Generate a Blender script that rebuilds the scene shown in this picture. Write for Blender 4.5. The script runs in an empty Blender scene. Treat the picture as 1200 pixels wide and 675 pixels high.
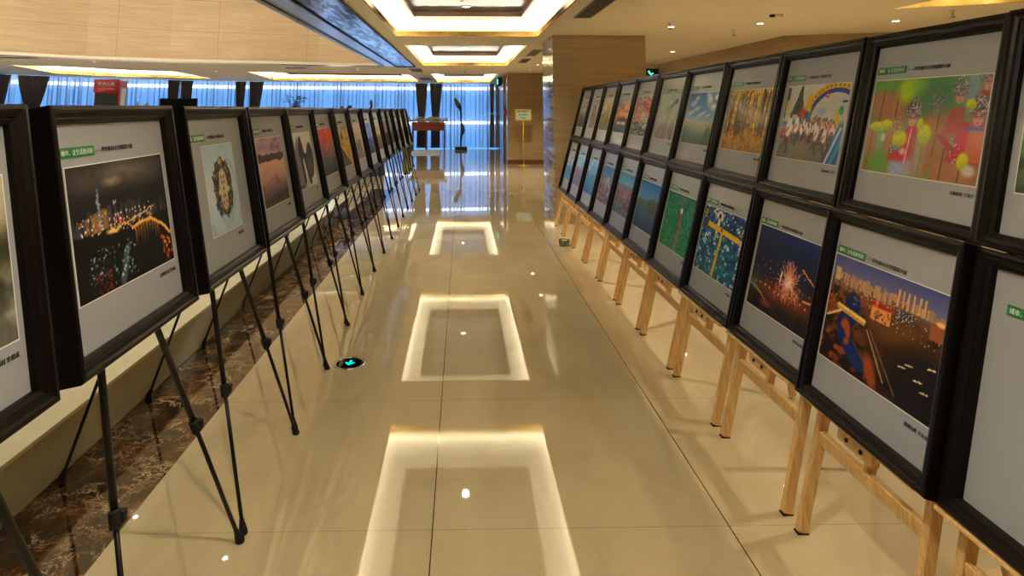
import bpy, bmesh, math, random
import numpy as np
from mathutils import Vector, Matrix
random.seed(7)
PI = math.pi
SC = bpy.context.scene
COL = SC.collection

# ------------------------------------------------------------------ helpers
def srgb(c):
    return tuple((x/12.92 if x <= .04045 else ((x+.055)/1.055)**2.4) for x in c)
def h(r, g, b):
    return srgb((r/255, g/255, b/255)) + (1,)

def new_mat(name):
    m = bpy.data.materials.new(name); m.use_nodes = True
    nt = m.node_tree; nt.nodes.clear()
    out = nt.nodes.new('ShaderNodeOutputMaterial')
    return m, nt, out
def N(nt, t, **k):
    n = nt.nodes.new(t)
    for a, v in k.items():
        if a in n.inputs: n.inputs[a].default_value = v
        else: setattr(n, a, v)
    return n
def L(nt, a, b): nt.links.new(a, b)
def simple(name, col, rough=.5, metal=0., spec=.5, coat=0., noise=0., nscale=8., bump=0., stretch=(1, 1, 1), trans=0., ior=1.5, coat_rough=.05):
    m, nt, out = new_mat(name)
    p = N(nt, 'ShaderNodeBsdfPrincipled')
    p.inputs['Base Color'].default_value = col
    p.inputs['Roughness'].default_value = rough
    p.inputs['Metallic'].default_value = metal
    p.inputs['Specular IOR Level'].default_value = spec
    p.inputs['IOR'].default_value = ior
    p.inputs['Coat Weight'].default_value = coat
    p.inputs['Coat Roughness'].default_value = coat_rough
    p.inputs['Transmission Weight'].default_value = trans
    tc = N(nt, 'ShaderNodeTexCoord'); mp = N(nt, 'ShaderNodeMapping'); mp.inputs['Scale'].default_value = stretch
    L(nt, tc.outputs['Object'], mp.inputs['Vector'])
    nz = N(nt, 'ShaderNodeTexNoise', Scale=nscale, Detail=5., Roughness=.6)
    L(nt, mp.outputs[0], nz.inputs['Vector'])
    if noise > 0:
        r = N(nt, 'ShaderNodeValToRGB')
        r.color_ramp.elements[0].position = .3; r.color_ramp.elements[1].position = .72
        r.color_ramp.elements[0].color = tuple(c*(1-noise) for c in col[:3]) + (1,)
        r.color_ramp.elements[1].color = tuple(min(1, c*(1+noise)) for c in col[:3]) + (1,)
        L(nt, nz.outputs['Fac'], r.inputs[0]); L(nt, r.outputs[0], p.inputs['Base Color'])
    if bump > 0:
        b = N(nt, 'ShaderNodeBump', Strength=bump, Distance=.01)
        L(nt, nz.outputs['Fac'], b.inputs['Height']); L(nt, b.outputs[0], p.inputs['Normal'])
    L(nt, p.outputs[0], out.inputs[0])
    return m
def emis(name, col, s):
    m, nt, out = new_mat(name)
    e = N(nt, 'ShaderNodeEmission'); e.inputs[0].default_value = col; e.inputs[1].default_value = s
    L(nt, e.outputs[0], out.inputs[0]); return m

def empty(name, M=None, parent=None):
    o = bpy.data.objects.new(name, None); COL.objects.link(o)
    o.empty_display_size = .1
    if M is not None: o.matrix_basis = M
    if parent: o.parent = parent
    return o
def tag(o, label=None, cat=None, group=None, kind=None):
    if label: o['label'] = label
    if cat: o['category'] = cat
    if group: o['group'] = group
    if kind: o['kind'] = kind
    return o
def link(name, me, parent=None, M=None):
    o = bpy.data.objects.new(name, me); COL.objects.link(o)
    if parent: o.parent = parent
    if M is not None: o.matrix_basis = M
    return o
def build(name, bm, m, parent=None, smooth=False, M=None):
    me = bpy.data.meshes.new(name); bm.normal_update(); bm.to_mesh(me); bm.free()
    if smooth:
        me.polygons.foreach_set('use_smooth', [True]*len(me.polygons))
    if m: me.materials.append(m)
    return link(name, me, parent, M)
def copy_tree(o, parent=None, group=None):
    c = o.copy(); COL.objects.link(c); c.parent = parent
    for ch in o.children: copy_tree(ch, c)
    return c

def BM(): return bmesh.new()
def box(bm, c, s, M=None):
    r = bmesh.ops.create_cube(bm, size=1.)
    T = Matrix.Translation(c) @ Matrix.Diagonal((s[0], s[1], s[2], 1))
    if M is not None: T = M @ T
    bmesh.ops.transform(bm, matrix=T, verts=r['verts'])
    return r['verts']
def bbox2(bm, a, b, M=None):
    return box(bm, [(a[i]+b[i])/2 for i in range(3)], [abs(b[i]-a[i]) for i in range(3)], M)
def bar(bm, p0, p1, w, d, up=(0, 1, 0)):
    p0, p1 = Vector(p0), Vector(p1); z = (p1-p0); Lg = z.length; z.normalize()
    x = Vector(up).cross(z).normalized(); y = z.cross(x)
    R = Matrix((x, y, z)).transposed().to_4x4()
    return box(bm, (0, 0, 0), (w, d, Lg), Matrix.Translation((p0+p1)/2) @ R)
def tube(bm, pts, rad, n=10, cap=True):
    pts = [Vector(p) for p in pts]
    if not isinstance(rad, (list, tuple)): rad = [rad]*len(pts)
    rings = []
    prev = None
    for i, p in enumerate(pts):
        t = (pts[min(i+1, len(pts)-1)] - pts[max(i-1, 0)]).normalized()
        a = prev if prev is not None else (Vector((0, 0, 1)) if abs(t.z) < .9 else Vector((1, 0, 0)))
        x = (a - t*a.dot(t)).normalized(); prev = x; y = t.cross(x)
        rings.append([bm.verts.new(p + (x*math.cos(2*PI*k/n) + y*math.sin(2*PI*k/n))*rad[i]) for k in range(n)])
    for i in range(len(rings)-1):
        for k in range(n):
            bm.faces.new((rings[i][k], rings[i][(k+1) % n], rings[i+1][(k+1) % n], rings[i+1][k]))
    if cap:
        bm.faces.new(rings[0][::-1]); bm.faces.new(rings[-1])
def lathe(bm, prof, n=24, c=(0, 0, 0)):
    rings = []
    for r, z in prof:
        rings.append([bm.verts.new((c[0]+max(r, 1e-4)*math.cos(2*PI*k/n), c[1]+max(r, 1e-4)*math.sin(2*PI*k/n), c[2]+z)) for k in range(n)])
    for i in range(len(rings)-1):
        for k in range(n):
            bm.faces.new((rings[i][k], rings[i][(k+1) % n], rings[i+1][(k+1) % n], rings[i+1][k]))
    bm.faces.new(rings[0][::-1]); bm.faces.new(rings[-1])
def bevel(bm, w=.003, seg=1):
    bmesh.ops.bevel(bm, geom=list(bm.edges), offset=w, segments=seg, affect='EDGES', clamp_overlap=True)
def plate(outer, holes, z, th):
    """flat plate of real thickness with holes, from 2D outlines"""
    cu = bpy.data.curves.new('plate', 'CURVE'); cu.dimensions = '2D'; cu.fill_mode = 'BOTH'; cu.extrude = th/2
    for poly in [outer] + holes:
        s = cu.splines.new('POLY'); s.points.add(len(poly)-1)
        for i, p in enumerate(poly): s.points[i].co = (p[0], p[1], 0, 1)
        s.use_cyclic_u = True
    o = bpy.data.objects.new('plate', cu); COL.objects.link(o)
    bpy.context.view_layer.update()
    dg = bpy.context.evaluated_depsgraph_get()
    me = bpy.data.meshes.new_from_object(o.evaluated_get(dg))
    bpy.data.objects.remove(o); bpy.data.curves.remove(cu)
    me.transform(Matrix.Translation((0, 0, z)))
    me.materials.clear()
    return me
def text_mesh(s, size, ax='LEFT', ext=.0006, bold=0.):
    cu = bpy.data.curves.new('t', 'FONT'); cu.body = s; cu.size = size; cu.align_x = ax; cu.align_y = 'CENTER'
    cu.extrude = ext; cu.resolution_u = 1; cu.offset = bold
    o = bpy.data.objects.new('t', cu); COL.objects.link(o)
    bpy.context.view_layer.update()
    dg = bpy.context.evaluated_depsgraph_get()
    me = bpy.data.meshes.new_from_object(o.evaluated_get(dg))
    bpy.data.objects.remove(o); bpy.data.curves.remove(cu)
    me.transform(Matrix.Rotation(PI/2, 4, 'X'))
    me.materials.clear()
    return me
def fit_width(me, w, hgt=None):
    xs = [v.co.x for v in me.vertices]; zs = [v.co.z for v in me.vertices]
    if not xs: return me
    a, b = min(xs), max(xs); c, d = min(zs), max(zs)
    k = w/(b-a); kz = k if hgt is None else hgt/(d-c)
    for v in me.vertices:
        v.co.x = (v.co.x-a)*k; v.co.z = (v.co.z-(c+d)/2)*kz
    return me

# ------------------------------------------------------------------ materials
LED = (1., .92, .74)
def floor_mat():
    m, nt, out = new_mat('polished cream floor tile')
    tc = N(nt, 'ShaderNodeTexCoord'); sep = N(nt, 'ShaderNodeSeparateXYZ'); L(nt, tc.outputs['Object'], sep.inputs[0])
    def line(sock, off, per, w):
        a = N(nt, 'ShaderNodeMath', operation='SUBTRACT'); L(nt, sock, a.inputs[0]); a.inputs[1].default_value = off
        b = N(nt, 'ShaderNodeMath', operation='DIVIDE'); L(nt, a.outputs[0], b.inputs[0]); b.inputs[1].default_value = per
        r = N(nt, 'ShaderNodeMath', operation='ROUND'); L(nt, b.outputs[0], r.inputs[0])
        d = N(nt, 'ShaderNodeMath', operation='SUBTRACT'); L(nt, b.outputs[0], d.inputs[0]); L(nt, r.outputs[0], d.inputs[1])
        e = N(nt, 'ShaderNodeMath', operation='ABSOLUTE'); L(nt, d.outputs[0], e.inputs[0])
        f = N(nt, 'ShaderNodeMath', operation='LESS_THAN'); L(nt, e.outputs[0], f.inputs[0]); f.inputs[1].default_value = w/per
        fl = N(nt, 'ShaderNodeMath', operation='FLOOR'); 
        g = N(nt, 'ShaderNodeMath', operation='ADD'); L(nt, b.outputs[0], g.inputs[0]); g.inputs[1].default_value = 100.; L(nt, g.outputs[0], fl.inputs[0])
        return f.outputs[0], fl.outputs[0]
    lx, ix = line(sep.outputs[0], -.1107, 1.1466, .0024)
    gt = N(nt, 'ShaderNodeMath', operation='GREATER_THAN'); L(nt, sep.outputs[0], gt.inputs[0]); gt.inputs[1].default_value = -1.2
    ml = N(nt, 'ShaderNodeMath', operation='MULTIPLY'); L(nt, lx, ml.inputs[0]); L(nt, gt.outputs[0], ml.inputs[1]); lx = ml.outputs[0]
    ly, iy = line(sep.outputs[1], 2.672, 1.0933, .0011)
    mx = N(nt, 'ShaderNodeMath', operation='MAXIMUM'); L(nt, lx, mx.inputs[0])
    hy = N(nt, 'ShaderNodeMath', operation='MULTIPLY'); L(nt, ly, hy.inputs[0]); hy.inputs[1].default_value = .6
    L(nt, hy.outputs[0], mx.inputs[1])
    # per tile tone
    cmb = N(nt, 'ShaderNodeCombineXYZ'); L(nt, ix, cmb.inputs[0]); L(nt, iy, cmb.inputs[1])
    wn = N(nt, 'ShaderNodeTexWhiteNoise'); L(nt, cmb.outputs[0], wn.inputs[0])
    mp = N(nt, 'ShaderNodeMapping'); mp.inputs['Scale'].default_value = (1.2, .5, 1); mp.inputs['Rotation'].default_value = (0, 0, .5)
    L(nt, tc.outputs['Object'], mp.inputs[0])
    nz = N(nt, 'ShaderNodeTexNoise', Scale=2.2, Detail=6., Roughness=.6, Distortion=.8); L(nt, mp.outputs[0], nz.inputs['Vector'])
    ramp = N(nt, 'ShaderNodeValToRGB'); cr = ramp.color_ramp
    cr.elements[0].position = .3; cr.elements[0].color = h(194, 177, 140)
    cr.elements[1].position = .7; cr.elements[1].color = h(211, 196, 160)
    L(nt, nz.outputs['Fac'], ramp.inputs[0])
    hs = N(nt, 'ShaderNodeHueSaturation'); L(nt, ramp.outputs[0], hs.inputs['Color'])
    mr = N(nt, 'ShaderNodeMapRange'); mr.inputs['To Min'].default_value = .965; mr.inputs['To Max'].default_value = 1.035
    L(nt, wn.outputs['Value'], mr.inputs['Value']); L(nt, mr.outputs[0], hs.inputs['Value'])
    mix = N(nt, 'ShaderNodeMix', data_type='RGBA'); mix.inputs[7].default_value = h(70, 52, 34)
    L(nt, mx.outputs[0], mix.inputs[0]); L(nt, hs.outputs[0], mix.inputs[6])
    p = N(nt, 'ShaderNodeBsdfPrincipled'); L(nt, mix.outputs[2], p.inputs['Base Color'])
    p.inputs['Roughness'].default_value = .018; p.inputs['IOR'].default_value = 1.64
    p.inputs['Coat Weight'].default_value = .25; p.inputs['Coat Roughness'].default_value = .02
    nb = N(nt, 'ShaderNodeTexNoise', Scale=.9, Detail=1.); L(nt, tc.outputs['Object'], nb.inputs['Vector'])
    bp_ = N(nt, 'ShaderNodeBump', Strength=.02, Distance=.02); L(nt, nb.outputs['Fac'], bp_.inputs['Height'])
    L(nt, bp_.outputs[0], p.inputs['Normal']); L(nt, bp_.outputs[0], p.inputs['Coat Normal'])
    L(nt, p.outputs[0], out.inputs[0]); return m
def emperador():
    m, nt, out = new_mat('dark emperador marble')
    tc = N(nt, 'ShaderNodeTexCoord')
    n1 = N(nt, 'ShaderNodeTexNoise', Scale=4.5, Detail=12., Roughness=.74, Distortion=.6); L(nt, tc.outputs['Object'], n1.inputs['Vector'])
    r1 = N(nt, 'ShaderNodeValToRGB'); e = r1.color_ramp.elements
    e[0].position = .36; e[0].color = h(20, 13, 10); e[1].position = .68; e[1].color = h(116, 78, 46)
    q = e.new(.52); q.color = h(48, 30, 19)
    L(nt, n1.outputs['Fac'], r1.inputs[0]); col = r1.outputs[0]
    for sc_, amt, wmax, c, off in ((7., .5, .045, h(206, 176, 138), 0.), (17., .35, .06, h(160, 116, 76), 3.7)):
        add = N(nt, 'ShaderNodeVectorMath', operation='ADD'); L(nt, tc.outputs['Object'], add.inputs[0])
        s2 = N(nt, 'ShaderNodeVectorMath', operation='SCALE'); s2.inputs['Scale'].default_value = amt
        L(nt, n1.outputs['Color'], s2.inputs[0]); L(nt, s2.outputs[0], add.inputs[1])
        v = N(nt, 'ShaderNodeTexVoronoi', feature='DISTANCE_TO_EDGE', Scale=sc_); L(nt, add.outputs[0], v.inputs['Vector'])
        mp = N(nt, 'ShaderNodeMapping'); mp.inputs['Location'].default_value = (off, off, off); L(nt, tc.outputs['Object'], mp.inputs[0])
        n2 = N(nt, 'ShaderNodeTexNoise', Scale=6., Detail=4.); L(nt, mp.outputs[0], n2.inputs['Vector'])
        r3 = N(nt, 'ShaderNodeMapRange'); r3.inputs['From Min'].default_value = .44; r3.inputs['From Max'].default_value = .7; r3.inputs['To Max'].default_value = wmax
        L(nt, n2.outputs['Fac'], r3.inputs[0])
        lt = N(nt, 'ShaderNodeMath', operation='LESS_THAN'); L(nt, v.outputs['Distance'], lt.inputs[0]); L(nt, r3.outputs[0], lt.inputs[1])
        mix = N(nt, 'ShaderNodeMix', data_type='RGBA'); mix.inputs[7].default_value = c
        L(nt, lt.outputs[0], mix.inputs[0]); L(nt, col, mix.inputs[6]); col = mix.outputs[2]
    p = N(nt, 'ShaderNodeBsdfPrincipled', Roughness=.05, IOR=1.6); L(nt, col, p.inputs['Base Color'])
    L(nt, p.outputs[0], out.inputs[0]); return m
def travertine(name, c0, c1, rough=.12, px=0., pz=0., offx=0., offz=0., seam=(80, 60, 35)):
    m, nt, out = new_mat(name)
    tc = N(nt, 'ShaderNodeTexCoord'); mp = N(nt, 'ShaderNodeMapping'); mp.inputs['Scale'].default_value = (.6, .6, 9)
    L(nt, tc.outputs['Object'], mp.inputs[0])
    nz = N(nt, 'ShaderNodeTexNoise', Scale=2., Detail=7., Roughness=.65, Distortion=.4); L(nt, mp.outputs[0], nz.inputs['Vector'])
    r = N(nt, 'ShaderNodeValToRGB'); e = r.color_ramp.elements
    e[0].position = .35; e[0].color = c0; e[1].position = .68; e[1].color = c1
    L(nt, nz.outputs['Fac'], r.inputs[0]); col = r.outputs[0]
    if pz:
        sep = N(nt, 'ShaderNodeSeparateXYZ'); L(nt, tc.outputs['Object'], sep.inputs[0])
        s = None
        for ax, per, off in ((2, pz, offz), (0, px, offx)):
            if not per: continue
            a = N(nt, 'ShaderNodeMath', operation='SUBTRACT'); L(nt, sep.outputs[ax], a.inputs[0]); a.inputs[1].default_value = off
            b = N(nt, 'ShaderNodeMath', operation='PINGPONG'); L(nt, a.outputs[0], b.inputs[0]); b.inputs[1].default_value = per/2
            f = N(nt, 'ShaderNodeMath', operation='LESS_THAN'); L(nt, b.outputs[0], f.inputs[0]); f.inputs[1].default_value = .005
            if s is None: s = f.outputs[0]
            else:
                q = N(nt, 'ShaderNodeMath', operation='MAXIMUM'); L(nt, s, q.inputs[0]); L(nt, f.outputs[0], q.inputs[1]); s = q.outputs[0]
        mix = N(nt, 'ShaderNodeMix', data_type='RGBA'); mix.inputs[7].default_value = h(*seam)
        L(nt, s, mix.inputs[0]); L(nt, col, mix.inputs[6]); col = mix.outputs[2]
    p = N(nt, 'ShaderNodeBsdfPrincipled', Roughness=rough); L(nt, col, p.inputs['Base Color'])
    L(nt, p.outputs[0], out.inputs[0]); return m
def sheer_mat():
    m, nt, out = new_mat('sheer white curtain fabric')
    tr = N(nt, 'ShaderNodeBsdfTransparent'); tr.inputs[0].default_value = (.9, .95, 1, 1)
    tl = N(nt, 'ShaderNodeBsdfTranslucent'); tl.inputs[0].default_value = (.55, .62, .72, 1)
    df = N(nt, 'ShaderNodeBsdfDiffuse'); df.inputs[0].default_value = (.5, .55, .62, 1)
    a = N(nt, 'ShaderNodeMixShader', Fac=.45); L(nt, tl.outputs[0], a.inputs[1]); L(nt, df.outputs[0], a.inputs[2])
    lw = N(nt, 'ShaderNodeLayerWeight', Blend=.5)      # a sheer weave closes up where it turns edge-on
    mr = N(nt, 'ShaderNodeMapRange'); mr.inputs['To Min'].default_value = .48; mr.inputs['To Max'].default_value = .05
    mr.inputs['From Max'].default_value = .42; L(nt, lw.outputs['Facing'], mr.inputs['Value'])
    b = N(nt, 'ShaderNodeMixShader'); L(nt, mr.outputs[0], b.inputs[0]); L(nt, a.outputs[0], b.inputs[1]); L(nt, tr.outputs[0], b.inputs[2])
    L(nt, b.outputs[0], out.inputs[0]); return m
def film_mat(col):
    m, nt, out = new_mat('blue tinted window blind')
    tr = N(nt, 'ShaderNodeBsdfTransparent'); tr.inputs[0].default_value = col
    tc = N(nt, 'ShaderNodeTexCoord'); sep = N(nt, 'ShaderNodeSeparateXYZ'); L(nt, tc.outputs['Object'], sep.inputs[0])
    L(nt, tr.outputs[0], out.inputs[0]); return m
def mirror_strip():
    m, nt, out = new_mat('reflection-painted dark mirror')
    tc = N(nt, 'ShaderNodeTexCoord'); mp = N(nt, 'ShaderNodeMapping'); mp.inputs['Scale'].default_value = (8, 1.3, 1); mp.inputs['Rotation'].default_value = (0, 0, .25)
    L(nt, tc.outputs['Object'], mp.inputs[0])
    nz = N(nt, 'ShaderNodeTexNoise', Scale=1.3, Detail=5., Roughness=.6, Distortion=.9); L(nt, mp.outputs[0], nz.inputs['Vector'])
    r = N(nt, 'ShaderNodeValToRGB'); e = r.color_ramp.elements
    e[0].position = .475; e[0].color = (.015, .02, .025, 1); e[1].position = .53; e[1].color = (.95, .97, 1, 1)  # bright streaks are reflections painted into the base colour
    L(nt, nz.outputs['Fac'], r.inputs[0])
    p = N(nt, 'ShaderNodeBsdfPrincipled', Roughness=.08, Metallic=1.); L(nt, r.outputs[0], p.inputs['Base Color'])
    b = N(nt, 'ShaderNodeBump', Strength=.3, Distance=.02); L(nt, nz.outputs['Fac'], b.inputs['Height']); L(nt, b.outputs[0], p.inputs['Normal'])
    L(nt, p.outputs[0], out.inputs[0]); return m
def picture_mat():
    m, nt, out = new_mat('printed photograph')
    a = N(nt, 'ShaderNodeVertexColor'); a.layer_name = 'print'
    p = N(nt, 'ShaderNodeBsdfPrincipled', Roughness=.5); p.inputs['Specular IOR Level'].default_value = .08; p.inputs['Coat Weight'].default_value = .12; p.inputs['Coat Roughness'].default_value = .1
    L(nt, a.outputs[0], p.inputs['Base Color']); L(nt, p.outputs[0], out.inputs[0]); return m
def pine_mat():
    m, nt, out = new_mat('pine wood')
    tc = N(nt, 'ShaderNodeTexCoord'); mp = N(nt, 'ShaderNodeMapping'); mp.inputs['Scale'].default_value = (60, 60, 3.)
    L(nt, tc.outputs['Object'], mp.inputs[0])
    nz = N(nt, 'ShaderNodeTexNoise', Scale=1.6, Detail=4., Distortion=1.2); L(nt, mp.outputs[0], nz.inputs['Vector'])
    r = N(nt, 'ShaderNodeValToRGB'); e = r.color_ramp.elements
    e[0].position = .35; e[0].color = h(202, 158, 96); e[1].position = .6; e[1].color = h(228, 190, 126)
    L(nt, nz.outputs['Fac'], r.inputs[0])
    p = N(nt, 'ShaderNodeBsdfPrincipled', Roughness=.5); L(nt, r.outputs[0], p.inputs['Base Color'])
    L(nt, p.outputs[0], out.inputs[0]); return m

M_floor = floor_mat(); M_emp = emperador(); M_pic = picture_mat(); M_pine = pine_mat()
M_trav = travertine('glossy beige marble cladding', h(158, 134, 98), h(176, 152, 116), .07)
M_travside = travertine('grey beige polished marble', h(140, 130, 112), h(190, 176, 150), .06, pz=.62, offz=.2)
M_cream = travertine('cream travertine cladding', h(214, 190, 152), h(232, 210, 174), .45, px=1.9, pz=.72, offz=2.66, seam=(190, 164, 126))
M_ceil = simple('warm white ceiling paint', h(232, 220, 198), .7, noise=.02, nscale=2)
M_ledge = travertine('pale marble ledge', h(214, 208, 170), h(234, 228, 194), .12)
M_curb = simple('beige marble riser', h(184, 176, 144), .12, noise=.12, nscale=3)
M_mould = simple('espresso moulding', h(15, 10, 9), .32, noise=.1, nscale=30, spec=.14)
M_mat = simple('pale grey mount board', h(150, 152, 158), .5, coat=.3, coat_rough=.16, noise=.012, nscale=40)
M_edge = simple('white print border', h(225, 222, 214), .5)
M_green = simple('green printed label', h(22, 110, 58), .5, noise=.05)
M_white = simple('white lettering', h(222, 230, 220), .5, noise=.01)
M_ink = simple('black lettering', h(44, 44, 46), .5, noise=.01)
M_black = simple('black painted metal', h(10, 10, 11), .42, spec=.25, noise=.2, nscale=20)
M_rubber = simple('black rubber', h(8, 8, 8), .75, noise=.1)
M_chrome = simple('chrome', h(200, 200, 200), .12, metal=1., noise=.05)
M_glassblk = simple('black glass', h(8, 9, 10), .05, noise=.1)
M_gold = simple('gold mirror strip', (.5, .29, .07, 1), .15, metal=1., noise=.6, nscale=2.5, bump=.15)
M_brown = simple('brown lacquered edge', h(110, 70, 34), .3, noise=.1)
M_leaf = simple('silver leaf ceiling panel', (.085, .08, .07, 1), .35, metal=.3, noise=.35, nscale=7, bump=.3, stretch=(1, 2.4, 1))
M_cove = simple('white cove paint', h(246, 240, 220), .8, noise=.01)
M_vent = simple('grey metal grille', h(120, 112, 98), .45, metal=.3, noise=.08)
M_ventd = simple('dark duct', h(28, 25, 22), .8, noise=.1)
M_lamp = emis('downlight lens', (1, .9, .72, 1), 14.)
M_ltrim = simple('white lamp trim', h(220, 212, 198), .4, noise=.02)
M_steel = simple('brushed steel trim', h(150, 146, 138), .25, metal=.9, noise=.15, nscale=12, stretch=(1, 8, 1))
M_drape = simple('dark grey brown drape fabric', h(128, 112, 104), .9, noise=.12, nscale=30)
M_cdrape = simple('pale beige drape fabric', h(196, 178, 158), .9, noise=.06, nscale=30)
M_sheer = sheer_mat(); M_film = film_mat((.038, .105, .22, 1))
M_sky = emis('overcast daylight', (.86, .93, 1, 1), 5.0)
M_redwood = simple('red lacquered wood', h(122, 44, 22), .25, noise=.3, nscale=14, stretch=(1, 1, 6))
M_root = simple('bleached root wood', h(176, 164, 150), .7, noise=.45, nscale=22)
M_droot = simple('dark root wood', h(50, 42, 36), .6, noise=.5, nscale=18)
M_redpaint = simple('red cabinet paint', h(170, 18, 26), .35, noise=.04)
M_smoke = simple('dark smoked glass', h(58, 66, 62), .08, noise=.25, nscale=3)
M_leafg = simple('green leaves', h(44, 104, 46), .5, noise=.35, nscale=9)
M_pot = simple('dark glazed pot', h(46, 36, 30), .3, noise=.2)
M_olive = simple('olive green ceramic', h(104, 106, 34), .25, noise=.15)
M_bronze = simple('black bronze', h(20, 20, 22), .35, noise=.4, nscale=14, bump=.6)
M_yframe = simple('golden sign frame', h(226, 176, 32), .3, metal=.5, noise=.06)
M_signface = simple('pale green sign face', h(168, 196, 176), .4, noise=.02)
M_blue = simple('blue lettering', h(40, 70, 140), .4, noise=.02)
M_cyan = emis('cyan exit arrow', (.0, .9, .72, 1), 1.3)
M_exitg = emis('green exit sign', (.05, .8, .45, 1), 1.6)
M_glass = simple('clear glass', (.92, .96, .94, 1), .03, trans=.9, ior=1.45)
M_rug = simple('pale patterned rug', h(196, 204, 204), .9, noise=.3, nscale=2.4)
M_dgreen = simple('dark green door panel', h(34, 50, 46), .15, noise=.1)
M_cloth = simple('navy table cloth', h(42, 52, 78), .8, noise=.2)
M_cab = simple('cream cabinet paint', h(196, 188, 160), .5, noise=.06)
M_red = simple('red plastic', h(190, 24, 20), .4, noise=.02)
M_mirror = mirror_strip(); M_satin = simple('pale satin metal panel', h(226, 228, 232), .22, metal=.9, noise=.02)

# ------------------------------------------------------------------ room shell
CZ = 2.66
WALL = [(1.4, 26.5), (-3.2, 26.1), (-8.6, 24.8), (-11.95, 23.05), (-12.8, 21.85), (-13.9, 20.1), (-14.6, 18.3), (-15.2, 15.5), (-15.4, 12)]
def shell(name, a, b, m):
    bm = BM(); bbox2(bm, a, b); return tag(build(name, bm, m), kind='structure')
def slab_poly(name, poly, z, th, m, holes=()):
    me = plate(poly, list(holes), z, th); me.materials.append(m)
    return tag(link(name, me), kind='structure')

bm = BM(); bbox2(bm, (-16, -5, -.1), (10, 30, 0)); tag(build('floor', bm, M_floor), kind='structure')
bm = BM(); bbox2(bm, (-1.765, -3, 0.), (-1.305, 13.2, .0015)); tag(build('trim_1', bm, M_emp), kind='structure')   # dark marble border
bm = BM()   # raised marble platform left of the corridor
me = plate([(-1.765, -3), (-1.765, 10.2), (-12.5, 13.6), (-12.5, -3)], [], .125, .236); me.materials.append(M_curb)
tag(link('trim_2', me), kind='structure')
me = plate([(-1.74, -3), (-1.74, 10.23), (-12.53, 13.65), (-12.53, -3)], [], .2515, .017); me.materials.append(M_ledge)
tag(link('trim_3', me), kind='structure')
bm.free()

COFF = {   # outline of each lit ceiling coffer
 'near':  [(-.98, 4.0), (1.12, 4.0), (1.12, 9.3), (-.98, 9.3)],
 'behind': [(-.98, -2.6), (1.12, -2.6), (1.12, 2.7), (-.98, 2.7)],
 'middle': [(-.98, 10.7), (1.10, 10.7), (1.10, 15.7), (-.98, 15.7)],
 'far':   [(-.98, 19.5), (1.09, 19.5), (1.09, 25.4), (-.98, 25.4)],
 'leftb': [(-1.65, 19.6), (-1.68, 24.9), (-6.95, 23.9), (-6.2, 18.45)],
 'lefta': [(-8.2, 18.3), (-8.85, 22.7), (-11.2, 21.2), (-12.2, 19.4), (-11.0, 15.7), (-9.25, 16.9)],
 'right': [(4.6, 6.65), (4.6, 2.6), (7.2, 2.6), (7.2, 5.4)],
}
ATR = [(-2.0, .8), (-2.0, 15.8), (-3.5, 15.5), (-5.0, 14.95), (-6.6, 14.4), (-8.05, 13.65), (-9.1, 12.65), (-10.3, 11.2), (-11.3, 9.4), (-11.8, 7), (-11.8, .8)]
outer = [(9, -5), (9, 27)] + [(x, y+.0) for x, y in [(1.4, 27.), (-3.3, 26.7), (-8.9, 25.4), (-12.4, 23.5), (-13.3, 22.2), (-14.5, 20.3), (-15.2, 18.4), (-15.8, 15.5), (-16, 12)]] + [(-16, -5)]
slab_poly('ceiling', outer, CZ+.03, .06, M_ceil, [ATR] + list(COFF.values()))

# atrium void above the left opening: curved travertine fascia, upper ceiling
bm = BM(); prev = None
far = [(-1.86, .6)] + [(-1.86, 15.95)] + [(x-.05, y+.16) for x, y in ATR[2:9]] + [(-11.95, 7.), (-11.95, .6)]
vs = [(bm.verts.new((x, y, CZ+.06)), bm.verts.new((x, y, 5.2))) for x, y in far]
for i in range(len(vs)-1): bm.faces.new((vs[i][0], vs[i+1][0], vs[i+1][1], vs[i][1]))
bmesh.ops.solidify(bm, geom=bm.faces[:], thickness=.08)
tag(build('wall_atrium', bm, M_cream, smooth=False), kind='structure')
slab_poly('ceiling', [(-1.7, .4), (-1.7, 16.3), (-12.3, 16.3), (-12.3, .4)], 5.26, .08, M_ceil)
# metal edging of the opening, one continuous trim
me = plate([(x+(.06 if x > -2.1 else 0), y+(.05 if y > 12 else 0)) for x, y in ATR], [ATR], CZ-.012, .03); me.materials.append(M_steel)
tag(link('trim_4', me), kind='structure')
# reflection-painted dark mirror band along the corridor ceiling, reflections painted in, with black borders
bm = BM(); bbox2(bm, (-1.64, -2.5, CZ-.008), (-1.2, 16., CZ-.001)); tag(build('trim_5', bm, M_mirror), kind='structure')
bm = BM()
for x in (-1.66, -1.19): bbox2(bm, (x-.012, -2.5, CZ-.022), (x+.012, 16.02, CZ-.001))
bbox2(bm, (-1.672, 16.0, CZ-.022), (-1.178, 16.03, CZ-.001))
tag(build('trim_6', bm, M_black), kind='structure')

bm = BM(); bbox2(bm, (-1.935, -2.5, CZ-.006), (-1.675, 15.85, CZ-.001)); tag(build('trim_9', bm, M_satin), kind='structure')
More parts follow.
